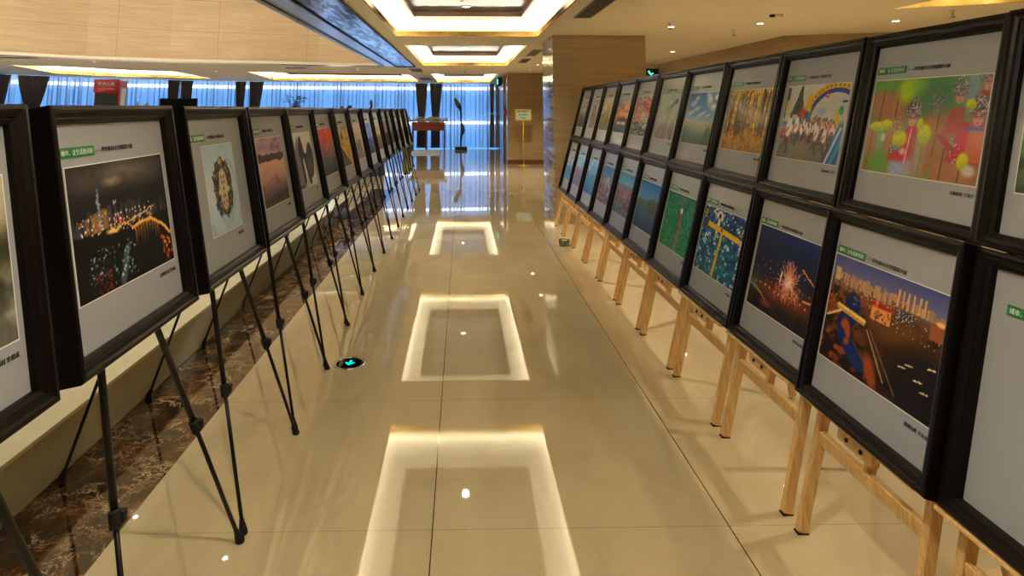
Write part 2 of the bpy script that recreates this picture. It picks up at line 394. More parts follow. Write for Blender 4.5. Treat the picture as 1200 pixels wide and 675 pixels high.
# walls
bm = BM(); bbox2(bm, (1.31, 9.15, 0), (2.655, 10.35, CZ)); o = build('wall_pillar', bm, M_trav); tag(o, kind='structure')
bm = BM(); bbox2(bm, (1.303, 9.18, 0), (1.309, 10.32, CZ)); tag(build('trim_7', bm, M_travside), kind='structure')
bm = BM(); bbox2(bm, (1.33, 19.0, 0), (4.8, 26.9, CZ)); tag(build('wall_column', bm, M_trav), kind='structure')
bm = BM(); bbox2(bm, (1.315, 18.985, 0), (4.8, 18.999, .12)); tag(build('baseboard_column', bm, M_brown), kind='structure')
bm = BM(); bbox2(bm, (1.322, 19.6, 0), (1.329, 26.3, CZ)); tag(build('trim_8', bm, M_travside), kind='structure')
me = plate([(4.68, 9.12), (9, 7.6), (9, 19), (4.68, 19)], [], CZ/2, CZ); me.materials.append(M_trav); tag(link('wall_right', me), kind='structure')
shell('wall_rear', (-16, -5.1, 0), (9, -5, CZ), M_trav)
shell('wall_left', (-16.1, -5, 0), (-16, 12, CZ), M_trav)
shell('wall_back', (2.655, 17.0, 0), (4.68, 17.1, CZ), M_trav)
bm = BM(); bbox2(bm, (9, -5, 0), (9.1, 7.6, CZ)); tag(build('wall_side', bm, M_trav), kind='structure')
# door in the side of the column block
bm = BM(); bbox2(bm, (1.30, 20.2, 0), (1.32, 22.6, 2.3)); d = build('door_1', bm, M_dgreen); tag(d, kind='structure')
bm = BM()
for y in (20.15, 22.65): bbox2(bm, (1.28, y-.05, 0), (1.32, y+.05, 2.38))
bbox2(bm, (1.28, 20.1, 2.3), (1.32, 22.7, 2.38)); build('door_frame', bm, M_brown, d)

# ---- window wall behind the curtains
def offset_path(P, d):
    out = []
    for i, p in enumerate(P):
        a = Vector(P[max(i-1, 0)]); b = Vector(P[min(i+1, len(P)-1)]); t = (b-a).normalized()
        n = Vector((-t.y, t.x))      # path runs right to left, room is on the left hand side of it
        out.append((p[0]+n.x*d, p[1]+n.y*d))
    return out
def ribbon(bm, P, z0, z1):
    vs = [(bm.verts.new((x, y, z0)), bm.verts.new((x, y, z1))) for x, y in P]
    for i in range(len(vs)-1): bm.faces.new((vs[i][0], vs[i+1][0], vs[i+1][1], vs[i][1]))
PO = offset_path(WALL, -.28); PS = offset_path(WALL, -.75)
bm = BM(); ribbon(bm, PS, -.05, 3.2); tag(build('sky_backdrop', bm, M_sky), kind='structure')  # glowing sky sheet added outside the glazing to backlight the blinds
bm = BM()
for z0, z1 in ((-.1, .98), (1.09, 2.39), (2.50, 2.66)): ribbon(bm, PO, z0, z1)
tag(build('window_2', bm, M_film), kind='structure')
def wall_at(s, P=WALL):
    for i in range(len(P)-1):
        a, b = Vector(P[i]), Vector(P[i+1]); l = (b-a).length
        if s <= l or i == len(P)-2:
            t = (b-a).normalized(); return a + t*s, t
        s -= l
bm = BM()
s = .3
while s < 21:
    p, t = wall_at(s, PO); n = Vector((-t.y, t.x))
    R = Matrix.Rotation(math.atan2(t.y, t.x), 4, 'Z')
    box(bm, (0, 0, 1.33), (.05, .06, 2.66), Matrix.Translation((p.x-n.x*.05, p.y-n.y*.05, 0)) @ R)
    s += 1.55
tag(build('window_3', bm, M_steel), kind='structure')
slab_poly('floor', PO + PS[::-1], -.03, .05, M_curb)

def sheer(s0, s1, name, label, amp=.085, wl=.33):
    bm = BM(); n = int((s1-s0)/.012); prev = None
    for i in range(n+1):
        s = s0 + (s1-s0)*i/n
        ph = 2*PI*s/wl + .9*math.sin(s*3.1) + .6*math.sin(s*7.7+1)
        a = amp*(.75+.35*math.sin(s*5.3))
        p, t = wall_at(s + .32*wl*.5*math.sin(2*ph)); nn = Vector((-t.y, t.x))
        q = p + nn*(a*math.sin(ph))
        v = (bm.verts.new((q.x, q.y, .03)), bm.verts.new((q.x, q.y, CZ)))
        if prev: bm.faces.new((prev[0], v[0], v[1], prev[1]))
        prev = v
    o = build(name, bm, M_sheer, smooth=True)
    tag(o, label, 'curtain', 'sheer window curtains')
for s0, s1, lab in ((.1, 2.42, 'sheer pleated blue-lit curtain behind the tall black sculpture'),
                    (2.56, 9.45, 'long sheer pleated curtain from the red table to the drapes at its left'),
                    (9.6, 11.96, 'sheer pleated curtain behind the black television screen'),
                    (12.1, 16.9, 'sheer pleated curtain behind the red drinks cabinet'),
                    (17.1, 24.1, 'sheer pleated curtain at the far left end of the window wall')):
    sheer(s0, s1, 'sheer_curtain', lab)

def drape(sc_, w_top, label, m=M_drape, tie=1.22, w_tie=.2, off=.17, lean=0., grp='dark tied-back drapes', w_bot=None):
    w_bot = w_bot or w_top*.72
    bm = BM(); nz = 26; nx = 72; grid = []
    for j in range(nz+1):
        z = .04 + (CZ-.06)*j/nz
        if z > tie: k = min(1, (z-tie)/(CZ-tie)); w = w_tie + (w_top-w_tie)*k**.62; sh = lean*(1-k**.8)
        else: k = (tie-z)/tie; w = w_tie + (w_bot-w_tie)*min(1, k*2.2)**.6; sh = lean*(1-.6*min(1, k*1.6))
        row = []
        for i in range(nx+1):
            f = i/nx - .5
            p, t = wall_at(max(0, sc_ + f*w + sh)); n = Vector((-t.y, t.x))
            a = .03*min(1, w/w_top+.3)
            q = p + n*(off + a*math.sin(f*2*PI*9) )
            row.append(bm.verts.new((q.x, q.y, z)))
        grid.append(row)
    for j in range(nz):
        for i in range(nx): bm.faces.new((grid[j][i], grid[j][i+1], grid[j+1][i+1], grid[j+1][i]))
    bmesh.ops.solidify(bm, geom=bm.faces[:], thickness=.004)
    root = empty('drape', Matrix.Identity(4)); tag(root, label, 'drape', grp)
    build('fabric', bm, m, root, smooth=True)
    bm = BM(); p, t = wall_at(max(0, sc_+lean)); n = Vector((-t.y, t.x)); R = Matrix.Rotation(math.atan2(t.y, t.x), 4, 'Z')
    bbox2(bm, (-w_tie/2-.015, -.055, tie-.035), (w_tie/2+.015, .055, tie+.035), Matrix.Translation((p.x+n.x*off, p.y+n.y*off, 0)) @ R); bevel(bm, .02, 2)
    build('tieback', bm, m, root)
drape(3.10, .50, 'dark tied-back drape behind the left half of the red table', lean=-.03)
drape(2.50, .52, 'dark tied-back drape behind the right half of the red table', lean=.02)
drape(10.12, .42, 'dark drape left of the narrow gap, just right of the television screen', lean=.02, tie=1.1)
drape(9.52, .52, 'dark drape closing the left end of the long curtain', lean=.1, tie=1.1)
drape(12.47, .40, 'dark drape left of its twin, directly above the television screen', lean=.02, tie=1.1)
drape(12.03, .42, 'dark drape right of its twin, directly above the television screen', lean=.02, tie=1.1)
drape(17.05, .95, 'wide brown tied-back drape left of the red drinks cabinet', lean=-.05, tie=1.5)
drape(18.1, .75, 'dark drape at the left edge of the picture', lean=.02, tie=1.1)
drape(.22, .2, 'narrow pale beige drape at the right end of the curtain wall', m=M_cdrape, tie=1.4, w_tie=.12, off=.3, grp=None, w_bot=.2)

# ------------------------------------------------------------------ ceiling coffers
def inset(poly, d):
    n = len(poly); out = []
    area = sum(poly[i][0]*poly[(i+1) % n][1]-poly[(i+1) % n][0]*poly[i][1] for i in range(n))
    sg = 1 if area > 0 else -1
    for i in range(n):
        a, b, c = Vector(poly[i-1]), Vector(poly[i]), Vector(poly[(i+1) % n])
        t1 = (b-a).normalized(); t2 = (c-b).normalized()
        n1 = Vector((-t1.y, t1.x))*sg; n2 = Vector((-t2.y, t2.x))*sg
        k = 1 + n1.dot(n2)
        q = b + (n1+n2)*(d/k); out.append((q.x, q.y))
    return out
def coffer(key, label, power, ins):
    P = COFF[key]
    root = empty('ceiling_coffer', Matrix.Identity(4)); tag(root, label, 'ceiling coffer', 'lit ceiling coffers')
    me = plate(inset(P, -.0), [inset(P, .014)], CZ+.038, .075); me.materials.append(M_gold); link('gold_lip', me, root)
    # tray that the LED strip lies on is the ceiling slab; outer box wall and lit soffit
    bm = BM(); Q = inset(P, -.2)
    vs = [(bm.verts.new((x, y, CZ+.06)), bm.verts.new((x, y, CZ+.19))) for x, y in Q]
    for i in range(len(vs)):
        j = (i+1) % len(vs); bm.faces.new((vs[i][0], vs[j][0], vs[j][1], vs[i][1]))
    build('cove_wall', bm, M_cove, root)
    if isinstance(ins, (int, float)): I = inset(P, ins)
    else:
        x0, y0 = P[0]; x1, y1 = P[2]; I = [(x0+ins[0], y0+ins[1]), (x1-ins[0], y0+ins[1]), (x1-ins[0], y1-ins[1]), (x0+ins[0], y1-ins[1])]
    me = plate(inset(P, -.21), [I], CZ+.195, .01); me.materials.append(M_cove); link('lit_soffit', me, root)
    me = plate(inset(I, -.0), [inset(I, .02)], CZ+.225, .07); me.materials.append(M_brown); link('panel_border', me, root)
    me = plate(inset(I, -.01), [], CZ+.265, .01); me.materials.append(M_leaf); link('silver_panel', me, root)
    n = len(P); per = sum((Vector(P[i])-Vector(P[(i+1) % n])).length for i in range(n))
    E = inset(P, -.07); C = Vector((sum(p[0] for p in P)/n, sum(p[1] for p in P)/n, 0))
    for i in range(n):
        a, b = Vector(E[i]), Vector(E[(i+1) % n]); l = (b-a).length; mid = (a+b)/2
        la = bpy.data.lights.new('led_strip', 'AREA'); la.shape = 'RECTANGLE'; la.size = l; la.size_y = .03
        la.energy = power*l/per*5; la.color = LED
        t = Vector(((b-a).x/l, (b-a).y/l, 0)); inn = Vector((-t.y, t.x, 0))
        if inn.dot(C-Vector((mid.x, mid.y, 0))) < 0: inn = -inn
        z = -(inn*.85 + Vector((0, 0, 1))).normalized()   # light shines along -z: up and inward
        x = t; y = z.cross(x)
        R = Matrix((x, y, z)).transposed().to_4x4()
        o = bpy.data.objects.new('led_strip', la); COL.objects.link(o); o.parent = root
        o.matrix_basis = Matrix.Translation((mid.x, mid.y, CZ+.078)) @ R
coffer('near', 'large lit ceiling coffer nearest above the corridor with silver panel', 20, (.29, .68))
coffer('behind', 'lit ceiling coffer above the camera, just behind the nearest one', 20, (.29, .68))
coffer('middle', 'second lit ceiling coffer along the corridor', 18, (.27, .7))
coffer('far', 'farthest lit ceiling coffer, in front of the curtain', 18, (.27, .9))
coffer('leftb', 'wide lit ceiling coffer at the far left, right of the curved one', 34, .55)
coffer('lefta', 'curved lit ceiling coffer above the red drinks cabinet', 30, .5)
coffer('right', 'lit ceiling coffer at the top right corner beside the opera photograph', 10, .5)

# downlights
def make_downlight(label, M):
    r = empty('ceiling_downlight', M); tag(r, label, 'downlight', 'round ceiling downlights')
    bm = BM(); lathe(bm, [(.045, 0), (.062, -.004), (.062, -.008), (.044, -.010), (.040, -.004), (.040, 0)], 24); build('trim_ring', bm, M_ltrim, r, True)
    bm = BM(); lathe(bm, [(.0, -.002), (.0415, -.002), (.0415, -.006), (.0, -.007)], 24); build('lens', bm, M_lamp, r)
    return r
DL = [(2.7, 8.12, CZ, 'downlight in the ceiling just right of the big marble pillar', 1),
      (3.70, 7.77, CZ, 'downlight in the ceiling above the autumn forest photograph', 1),
      (5.23, 7.5, CZ, 'downlight in the ceiling above the opera photograph', 1),
      (3.9, 11.7, CZ, 'downlight in the right ceiling behind the marathon photograph', 1),
      (1.82, 15.3, CZ, 'right one of the two downlights between pillar and marble column', 1),
      (1.84, 17.25, CZ, 'left one of the two downlights between pillar and marble column', 1),
      (.05, 8.15, CZ+.26, 'downlight in the middle of the nearest silver coffer panel', 1),
      (.03, 13.6, CZ+.26, 'downlight in the middle of the second silver coffer panel', 1),
      (.04, 22.4, CZ+.26, 'downlight in the middle of the farthest silver coffer panel', 0),
      (-8.3, 14.5, CZ, 'downlight near the left end of the ceiling edge above the red cabinet', 1),
      (-7.0, 18.2, CZ, 'downlight between the two far left coffers', 1),
      (-2.8, 17.1, CZ, 'downlight at the right end of the travertine ceiling edge', 1),
      (-12.6, 18.1, CZ, 'downlight at the far left edge of the picture', 0),
      (3.2, 3.0, CZ, 'added unseen downlight in the right ceiling near the camera', 1),  # added out of view as extra light for the right side
      (2.3, 5.6, CZ, 'added unseen downlight in the right ceiling in front of the long vent', 1),  # unseen fixture, added to brighten the right part of the room
      (4.2, 4.8, CZ, 'added unseen downlight in the right ceiling above the last column of frames', 1),  # added fill fixture above the view, over the frames
      (.05, 1.2, CZ+.26, 'downlight in the coffer above the camera', 1),
      (-3.6, 10.76, 5.21, 'downlight high in the atrium, nearer the corridor', 0),
      (-5.48, 11.8, 5.21, 'downlight high in the atrium, further from the corridor', 0)]
d0 = None
for x, y, z, lab, lit in DL:
    M = Matrix.Translation((x, y, z))
    if d0 is None: d0 = make_downlight(lab, M); r = d0
    else: r = copy_tree(d0); r.matrix_basis = M; r['label'] = lab
    if lit:
        la = bpy.data.lights.new('lamp_glow', 'SPOT'); la.energy = 95; la.spot_size = 2.2; la.spot_blend = .9; la.shadow_soft_size = .04; la.color = (1, .86, .66)
        o = bpy.data.objects.new('lamp_glow', la); COL.objects.link(o); o.location = (x, y, z-.03); o.parent = None
        o['kind'] = 'structure'
# vents
def vent(x0, y0, x1, y1, label):
    r = empty('air_vent', Matrix.Translation(((x0+x1)/2, (y0+y1)/2, CZ))); tag(r, label, 'air vent')
    w, l = x1-x0, y1-y0
    me = plate([(-w/2, -l/2), (w/2, -l/2), (w/2, l/2), (-w/2, l/2)], [[(-w/2+.018, -l/2+.018), (w/2-.018, -l/2+.018), (w/2-.018, l/2-.018), (-w/2+.018, l/2-.018)]], -.006, .012)
    me.materials.append(M_vent); link('frame', me, r)
    bm = BM(); bbox2(bm, (-w/2+.01, -l/2+.01, -.003), (w/2-.01, l/2-.01, -.0005)); build('duct', bm, M_ventd, r)
    bm = BM(); n = max(3, int(w/.035))
    for i in range(n):
        x = -w/2+.018+(w-.036)*(i+.5)/n
        bbox2(bm, (x-.007, -l/2+.016, -.011), (x+.007, l/2-.016, -.004))
    build('louvre', bm, M_vent, r)
vent(1.29, 6.0, 1.49, 7.3, 'long slatted air vent in the ceiling before the big pillar')
vent(1.27, 11.4, 1.45, 12.65, 'short air vent just left of the pillar top, nearer one')
vent(1.27, 13.5, 1.46, 14.6, 'short air vent beyond the pillar, further one')
vent(-1.42, 16.9, -1.12, 18.2, 'air vent at the end of the rippled mirror band')
vent(-1.5, 22.0, -1.1, 23.6, 'air vent between the two farthest coffers above the table')
vent(-9.7, 13.3, -8.9, 13.5, 'thin air vent in the ceiling edge above the red cabinet')
vent(-4.6, 16.6, -4.1, 16.8, 'thin air vent in the ceiling edge above the long curtain')
# sprinklers
def sprinkler(x, y, z, label):
    r = empty('sprinkler', Matrix.Translation((x, y, z+.004))); tag(r, label, 'sprinkler', 'ceiling sprinklers')
    bm = BM(); lathe(bm, [(.028, 0), (.03, -.008), (.012, -.012), (.010, -.04), (.012, -.045)], 14); build('body', bm, M_chrome, r, True)
    bm = BM()
    for s_ in (-1, 1): tube(bm, [(.008*s_, 0, -.04), (.016*s_, 0, -.055), (.004*s_, 0, -.075)], .003, 6)
    build('arm', bm, M_vent, r)
    bm = BM(); lathe(bm, [(0, -.078), (.024, -.077), (.026, -.081), (0, -.082)], 14); build('deflector', bm, M_ventd, r)
for a in ((-.01, 7.3, CZ+.26, 'sprinkler in the nearest silver coffer panel'), (-.03, 12.2, CZ+.26, 'sprinkler in the second silver coffer panel'),
          (2.58, 7.79, CZ, 'sprinkler beside the downlight right of the pillar'), (3.66, 8.46, CZ, 'dark sprinkler above the sky photograph'),
          (5.3, 6.7, CZ, 'sprinkler above the opera photograph'), (.07, 17.4, CZ, 'sprinkler between the second and farthest coffers')): sprinkler(*a)
r = empty('smoke_detector', Matrix.Translation((3.57, 7.05, CZ))); tag(r, 'white round smoke detector in the ceiling above the autumn forest photograph', 'smoke detector')
bm = BM(); lathe(bm, [(.055, 0), (.055, -.012), (.045, -.03), (.0, -.034)], 24); build('housing', bm, M_ltrim, r, True)
bm = BM(); bbox2(bm, (-.09, -.02, -.03), (-.05, .02, 0)); build('bracket', bm, M_ventd, r)

# ------------------------------------------------------------------ the prints (painted procedurally)
class Art:
    def __init__(s, w, h_, seed):
        s.w, s.h = w, h_; s.r = np.random.RandomState(seed)
        s.U, s.V = np.meshgrid(np.linspace(0, 1, w), np.linspace(0, 1, h_))
        s.I = np.zeros((h_, w, 3))
    def noise(s, fx, fy, oct=4, u=None, v=None):
        u = s.U if u is None else u; v = s.V if v is None else v
        o = 0; amp = 1; tot = 0
        for k in range(oct):
            nx, ny = int(fx*2**k)+2, int(fy*2**k)+2
            g = s.r.rand(ny+1, nx+1)
            x = np.clip(u, 0, .9999)*(nx-1); y = np.clip(v, 0, .9999)*(ny-1)
            i, j = x.astype(int), y.astype(int); a, b = x-i, y-j; a = a*a*(3-2*a); b = b*b*(3-2*b)
            n = (g[j, i]*(1-a)+g[j, i+1]*a)*(1-b)+(g[j+1, i]*(1-a)+g[j+1, i+1]*a)*b
            o = o+n*amp; tot += amp; amp *= .55
        return o/tot
    def put(s, mask, c):
        m = np.clip(mask, 0, 1)[..., None]; s.I = s.I*(1-m)+np.array(c, float)/255*m
    def grad(s, stops):
        v = s.V; ps = [p for p, _ in stops]; cs = np.array([c for _, c in stops], float)/255
        for k in range(3): s.I[..., k] = np.interp(v, ps, cs[:, k])
    def ell(s, cx, cy, rx, ry, soft=.12, rot=0.):
        dx, dy = s.U-cx, (s.V-cy); c, n = math.cos(rot), math.sin(rot)
        d = np.sqrt(((dx*c+dy*n)/rx)**2+((-dx*n+dy*c)/ry)**2)
        return np.clip((1+soft-d)/(2*soft), 0, 1)
    def line(s, x0, y0, x1, y1, w, soft=.5):
        dx, dy = x1-x0, y1-y0; L2 = dx*dx+dy*dy+1e-9
        t = np.clip(((s.U-x0)*dx+(s.V-y0)*dy)/L2, 0, 1)
        d = np.hypot(s.U-x0-t*dx, s.V-y0-t*dy)
        return np.clip((w*(1+soft)-d)/(w*soft+1e-6), 0, 1)
    def rect(s, x0, y0, x1, y1): return ((s.U >= x0) & (s.U <= x1) & (s.V >= y0) & (s.V <= y1)).astype(float)
    def sky_line(s, base, n, hmin, hmax, c0, c1, x0=0., x1=1.):
        for i in range(n):
            x = s.r.uniform(x0, x1); w = s.r.uniform(.008, .022); hh = s.r.uniform(hmin, hmax)
            k = s.r.rand(); s.put(s.rect(x-w, base-.03, x+w, base+hh), [c0[q]*(1-k)+c1[q]*k for q in range(3)])
    def dots(s, n, x0, y0, x1, y1, r0, r1, cols, asp=1.4):
        for i in range(n):
            x, y = s.r.uniform(x0, x1), s.r.uniform(y0, y1); q = s.r.uniform(r0, r1)
            s.put(s.ell(x, y, q, q*asp, .4), cols[s.r.randint(len(cols))])

def art_mist(a):
    a.grad([(0, (96, 92, 84)), (.25, (84, 82, 72)), (.5, (64, 66, 40)), (.7, (160, 152, 128)), (1, (196, 184, 158))])
    n = a.noise(4, 4, 5); a.put(np.clip((n-.42)*6, 0, 1)*np.clip(1-abs(a.V-.42)*3, 0, 1), (22, 28, 16))
    n2 = a.noise(3, 3, 5); a.put(np.clip((n2-.5)*5, 0, 1)*np.clip(1.1-abs(a.V-.2)*3.4, 0, 1)*.8, (176, 170, 156))
    a.put(np.clip((a.noise(6, 3, 3)-.6)*6, 0, 1)*np.clip(1-abs(a.V-.5)*6, 0, 1), (186, 150, 70))
def art_night(a):
    a.grad([(0, (10, 8, 7)), (.45, (12, 12, 13)), (.6, (22, 22, 26)), (.8, (34, 32, 34)), (1, (22, 22, 26))])
    a.put(a.ell(.52, .9, .42, .1, .8)*.75*np.clip(a.noise(3, 6, 4)*1.6, 0, 1), (128, 112, 96)); a.put(a.ell(.4, .84, .07, .03, .8)*.7, (170, 150, 128))
    a.sky_line(.5, 46, .02, .16, (40, 40, 44), (70, 62, 60)); a.sky_line(.5, 16, .05, .14, (70, 60, 44), (150, 110, 60), .12, .32)
    a.put(np.clip(a.rect(.235, .48, .262, .72), 0, 1), (110, 112, 122)); a.put(a.rect(.243, .7, .254, .80), (120, 120, 132))
    a.put(a.rect(.392, .5, .412, .68), (60, 60, 70)); a.put(a.rect(.385, .66, .42, .68), (150, 150, 170))
    a.dots(40, .235, .5, .262, .76, .003, .005, [(190, 190, 205), (140, 140, 150)], 1); a.dots(90, .05, .46, .8, .6, .003, .008, [(255, 200, 120), (255, 240, 220), (230, 120, 60), (200, 210, 255)])
    a.put(a.line(.43, .56, .44, .48, .004), (255, 60, 60)); a.dots(6, .4, .48, .47, .58, .004, .007, [(255, 90, 70), (255, 250, 240)])
    a.put(a.line(.35, .44, .82, .545, .003, 1.), (236, 190, 120)); a.put(a.ell(.36, .445, .06, .018, .5), (255, 200, 120)); a.dots(40, .35, .43, .6, .5, .002, .006, [(255, 220, 150), (220, 150, 80)])
    P = [(.55, .41), (.66, .435), (.76, .44), (.84, .40), (.95, .30), (1., .24)]
    for i in range(len(P)-1): a.put(a.line(*P[i], *P[i+1], .007, 1.), (226, 150, 60))
    for i in range(26): k = i/26; a.put(a.ell(.55+.45*k, np.interp(.55+.45*k, [p[0] for p in P], [p[1] for p in P])+.012, .007, .012, .5), (255, 204, 110))
    for i in range(9):
        x = .585+.033*i; y = np.interp(x, [p[0] for p in P], [p[1] for p in P]); l = a.r.uniform(.12, .2); a.put(a.line(x, y, x, y-l, .005, 1.5)*.8*np.clip(1-(y-a.V)/l, 0, 1), (216, 140, 54))
    a.dots(36, .86, .02, 1., .25, .004, .012, [(200, 80, 30), (160, 60, 24), (240, 130, 50)])
    a.put(a.line(.48, .28, .40, .02, .016, 1.)*.5, (120, 150, 160)); a.dots(60, .3, .04, .58, .34, .003, .009, [(110, 140, 150), (170, 200, 205), (60, 84, 88)])
    a.dots(60, .1, .1, .3, .34, .002, .006, [(190, 205, 210), (90, 110, 120)]); a.dots(40, .12, .01, .3, .16, .003, .01, [(120, 40, 24), (90, 36, 26)])
def art_planet(a):
    a.grad([(0, (176, 196, 214)), (.5, (208, 218, 226)), (1, (176, 200, 220))])
    ang = np.arctan2(a.V-.5, (a.U-.5)); rr = np.hypot((a.U-.5)*1.05, (a.V-.5))
    sw = a.noise(5, 5, 4, (ang/PI*.5+.5+rr*.6) % 1, np.clip(rr, 0, 1)); a.put(np.clip((sw-.5)*5, 0, 1)*.6, (128, 168, 204))
    n = a.noise(28, 2, 2, (ang/(2*PI)+.5), rr*0+.3)
    d = np.sqrt(((a.U-.52)/.31)**2+((a.V-.5)/.34)**2)
    a.put(((d < 1.0+.38*(n-.45)) ).astype(float), (54, 48, 42))
    m = a.noise(26, 20, 3); a.put(((d < .97) & (m > .52)).astype(float)*.8, (120, 104, 80)); a.put(((d > .72) & (d < 1.1) & (m > .56) & (n > .5)).astype(float), (150, 140, 120))
    a.put(((d > .8) & (d < 1.15) & (a.U < .35) & (a.V < .5) & (n > .45)).astype(float), (36, 60, 110))
    a.put(a.ell(.52, .52, .13, .2, .1), (206, 186, 158)); a.put(a.ell(.52, .36, .11, .12, .1), (196, 180, 158)); a.put(a.ell(.4, .45, .05, .04, .2), (206, 190, 164)); a.put(a.ell(.66, .47, .06, .04, .2), (206, 190, 164))
    for x, y in ((.48, .56), (.56, .56), (.48, .62), (.56, .62), (.52, .48), (.5, .4), (.55, .4), (.47, .33), (.57, .33)): a.put(a.ell(x, y, .018, .022, .3), (70, 52, 48))
    a.put(a.ell(.5, .80, .06, .03, .3), (210, 170, 80)); a.put(a.ell(.53, .28, .018, .012, .3), (190, 30, 30))
def art_lake(a):
    a.grad([(0, (70, 62, 60)), (.2, (104, 86, 96)), (.4, (196, 150, 146)), (.6, (222, 168, 158)), (.72, (226, 178, 170)), (.85, (176, 136, 168)), (1, (204, 156, 176))])
    a.put(np.clip((a.noise(4, 9, 5)-.5)*7, 0, 1)*np.clip((a.V-.74)*8, 0, 1)*.7, (110, 84, 134)); a.put(np.clip((a.noise(4, 9, 5)-.5)*7, 0, 1)*np.clip((.5-a.V)*6, 0, 1)*.7, (112, 84, 112))
    n = a.noise(22, 2, 3, None, a.V*0+.4); a.put((abs(a.V-.70) < .035+.06*n*np.where(a.V > .7, 1, .45)).astype(float)*.9, (58, 40, 52)); a.put(a.ell(.84, .64, .1, .015, .3), (50, 36, 50))
    n2 = a.noise(40, 2, 2, None, a.V*0+.6); a.put((a.V < .08+.17*n2*(.6+.5*a.U)).astype(float), (44, 50, 34)); a.put(((a.V < .2*n2) & (a.noise(30, 20, 2) > .5)).astype(float)*.7, (96, 92, 52))
def art_sil(a):
    a.grad([(0, (206, 206, 202)), (1, (218, 216, 210))])
    a.put(np.clip((.5-abs(a.U-.5))*0+a.ell(.25, .35, .3, .55, .1), 0, 1)*.85, (96, 96, 98)); a.put(a.ell(.78, .46, .2, .34, .06, -.25), (52, 52, 54)); a.put(a.ell(.40, .3, .1, .3, .1), (206, 206, 202))
    a.put(a.ell(.36, .84, .07, .10, .15), (24, 24, 26)); a.put(a.ell(.36, .76, .10, .08, .2), (28, 28, 28)); a.put(a.ell(.33, .66, .13, .16, .2), (30, 30, 32)); a.put(a.line(.32, .6, .60, .55, .04), (28, 28, 30)); a.put(a.line(.3, .5, .33, .12, .05), (34, 34, 36)); a.put(a.line(.5, .5, .62, .08, .05), (38, 38, 40)); a.put(a.ell(.7, .36, .1, .16, .1, -.3), (80, 80, 82)); a.put(a.rect(.0, 0, .22, .06), (60, 60, 60))
def art_red(a):
    a.grad([(0, (40, 46, 62)), (.35, (84, 84, 98)), (.6, (150, 84, 84)), (.85, (196, 72, 60)), (1, (170, 52, 52))]); a.put(np.clip((a.noise(5, 6, 4)-.5)*6, 0, 1)*np.clip(a.V-.3, 0, 1), (226, 130, 96)); a.put(np.clip(.5-a.U, 0, 1)*a.V, (80, 50, 110))
def art_yellow(a):
    a.grad([(0, (190, 140, 40)), (.5, (206, 170, 60)), (.8, (214, 176, 110)), (1, (196, 160, 130))]); a.put(np.clip((a.noise(8, 8, 4)-.5)*6, 0, 1)*.6, (110, 100, 36)); a.put((a.V < .75-.8*a.U).astype(float)*.95, (72, 66, 70)); a.put(a.line(.05, .62, .95, .02, .02), (226, 168, 60)); a.put(a.ell(.4, .74, .1, .1, .3), (70, 84, 40))
def art_pale(a):
    a.grad([(0, (116, 104, 92)), (.35, (160, 144, 126)), (1, (206, 184, 154))])
    for x in (.3, .42, .5, .62, .72): a.put(a.line(x, .32, x, .32+a.r.uniform(.08, .2), .028), (70, 62, 60)); a.put(a.line(x, .3, x, .08, .03, 1.)*.4, (80, 70, 64))
def art_gen(c_sky, c_mid, c_low, dark=(40, 40, 40), hor=.5, tex=.6, pts=None, build_=0):
    def f(a):
        a.grad([(0, c_low), (hor*.8, c_mid), (hor+.08, c_sky), (1, tuple(min(255, q*1.1) for q in c_sky))])
        n = a.noise(8, 8, 4); a.put(np.clip((n-.5)*6, 0, 1)*(a.V < hor)*tex, dark)
        a.put(np.clip((a.noise(4, 7, 4)-.52)*6, 0, 1)*(a.V > hor)*.35, (235, 235, 240))
        if build_: a.sky_line(hor, build_, .02, .18, dark, c_mid)
        if pts: a.dots(pts[0], .05, .05, .95, hor, .008, .022, pts[1:])
    return f
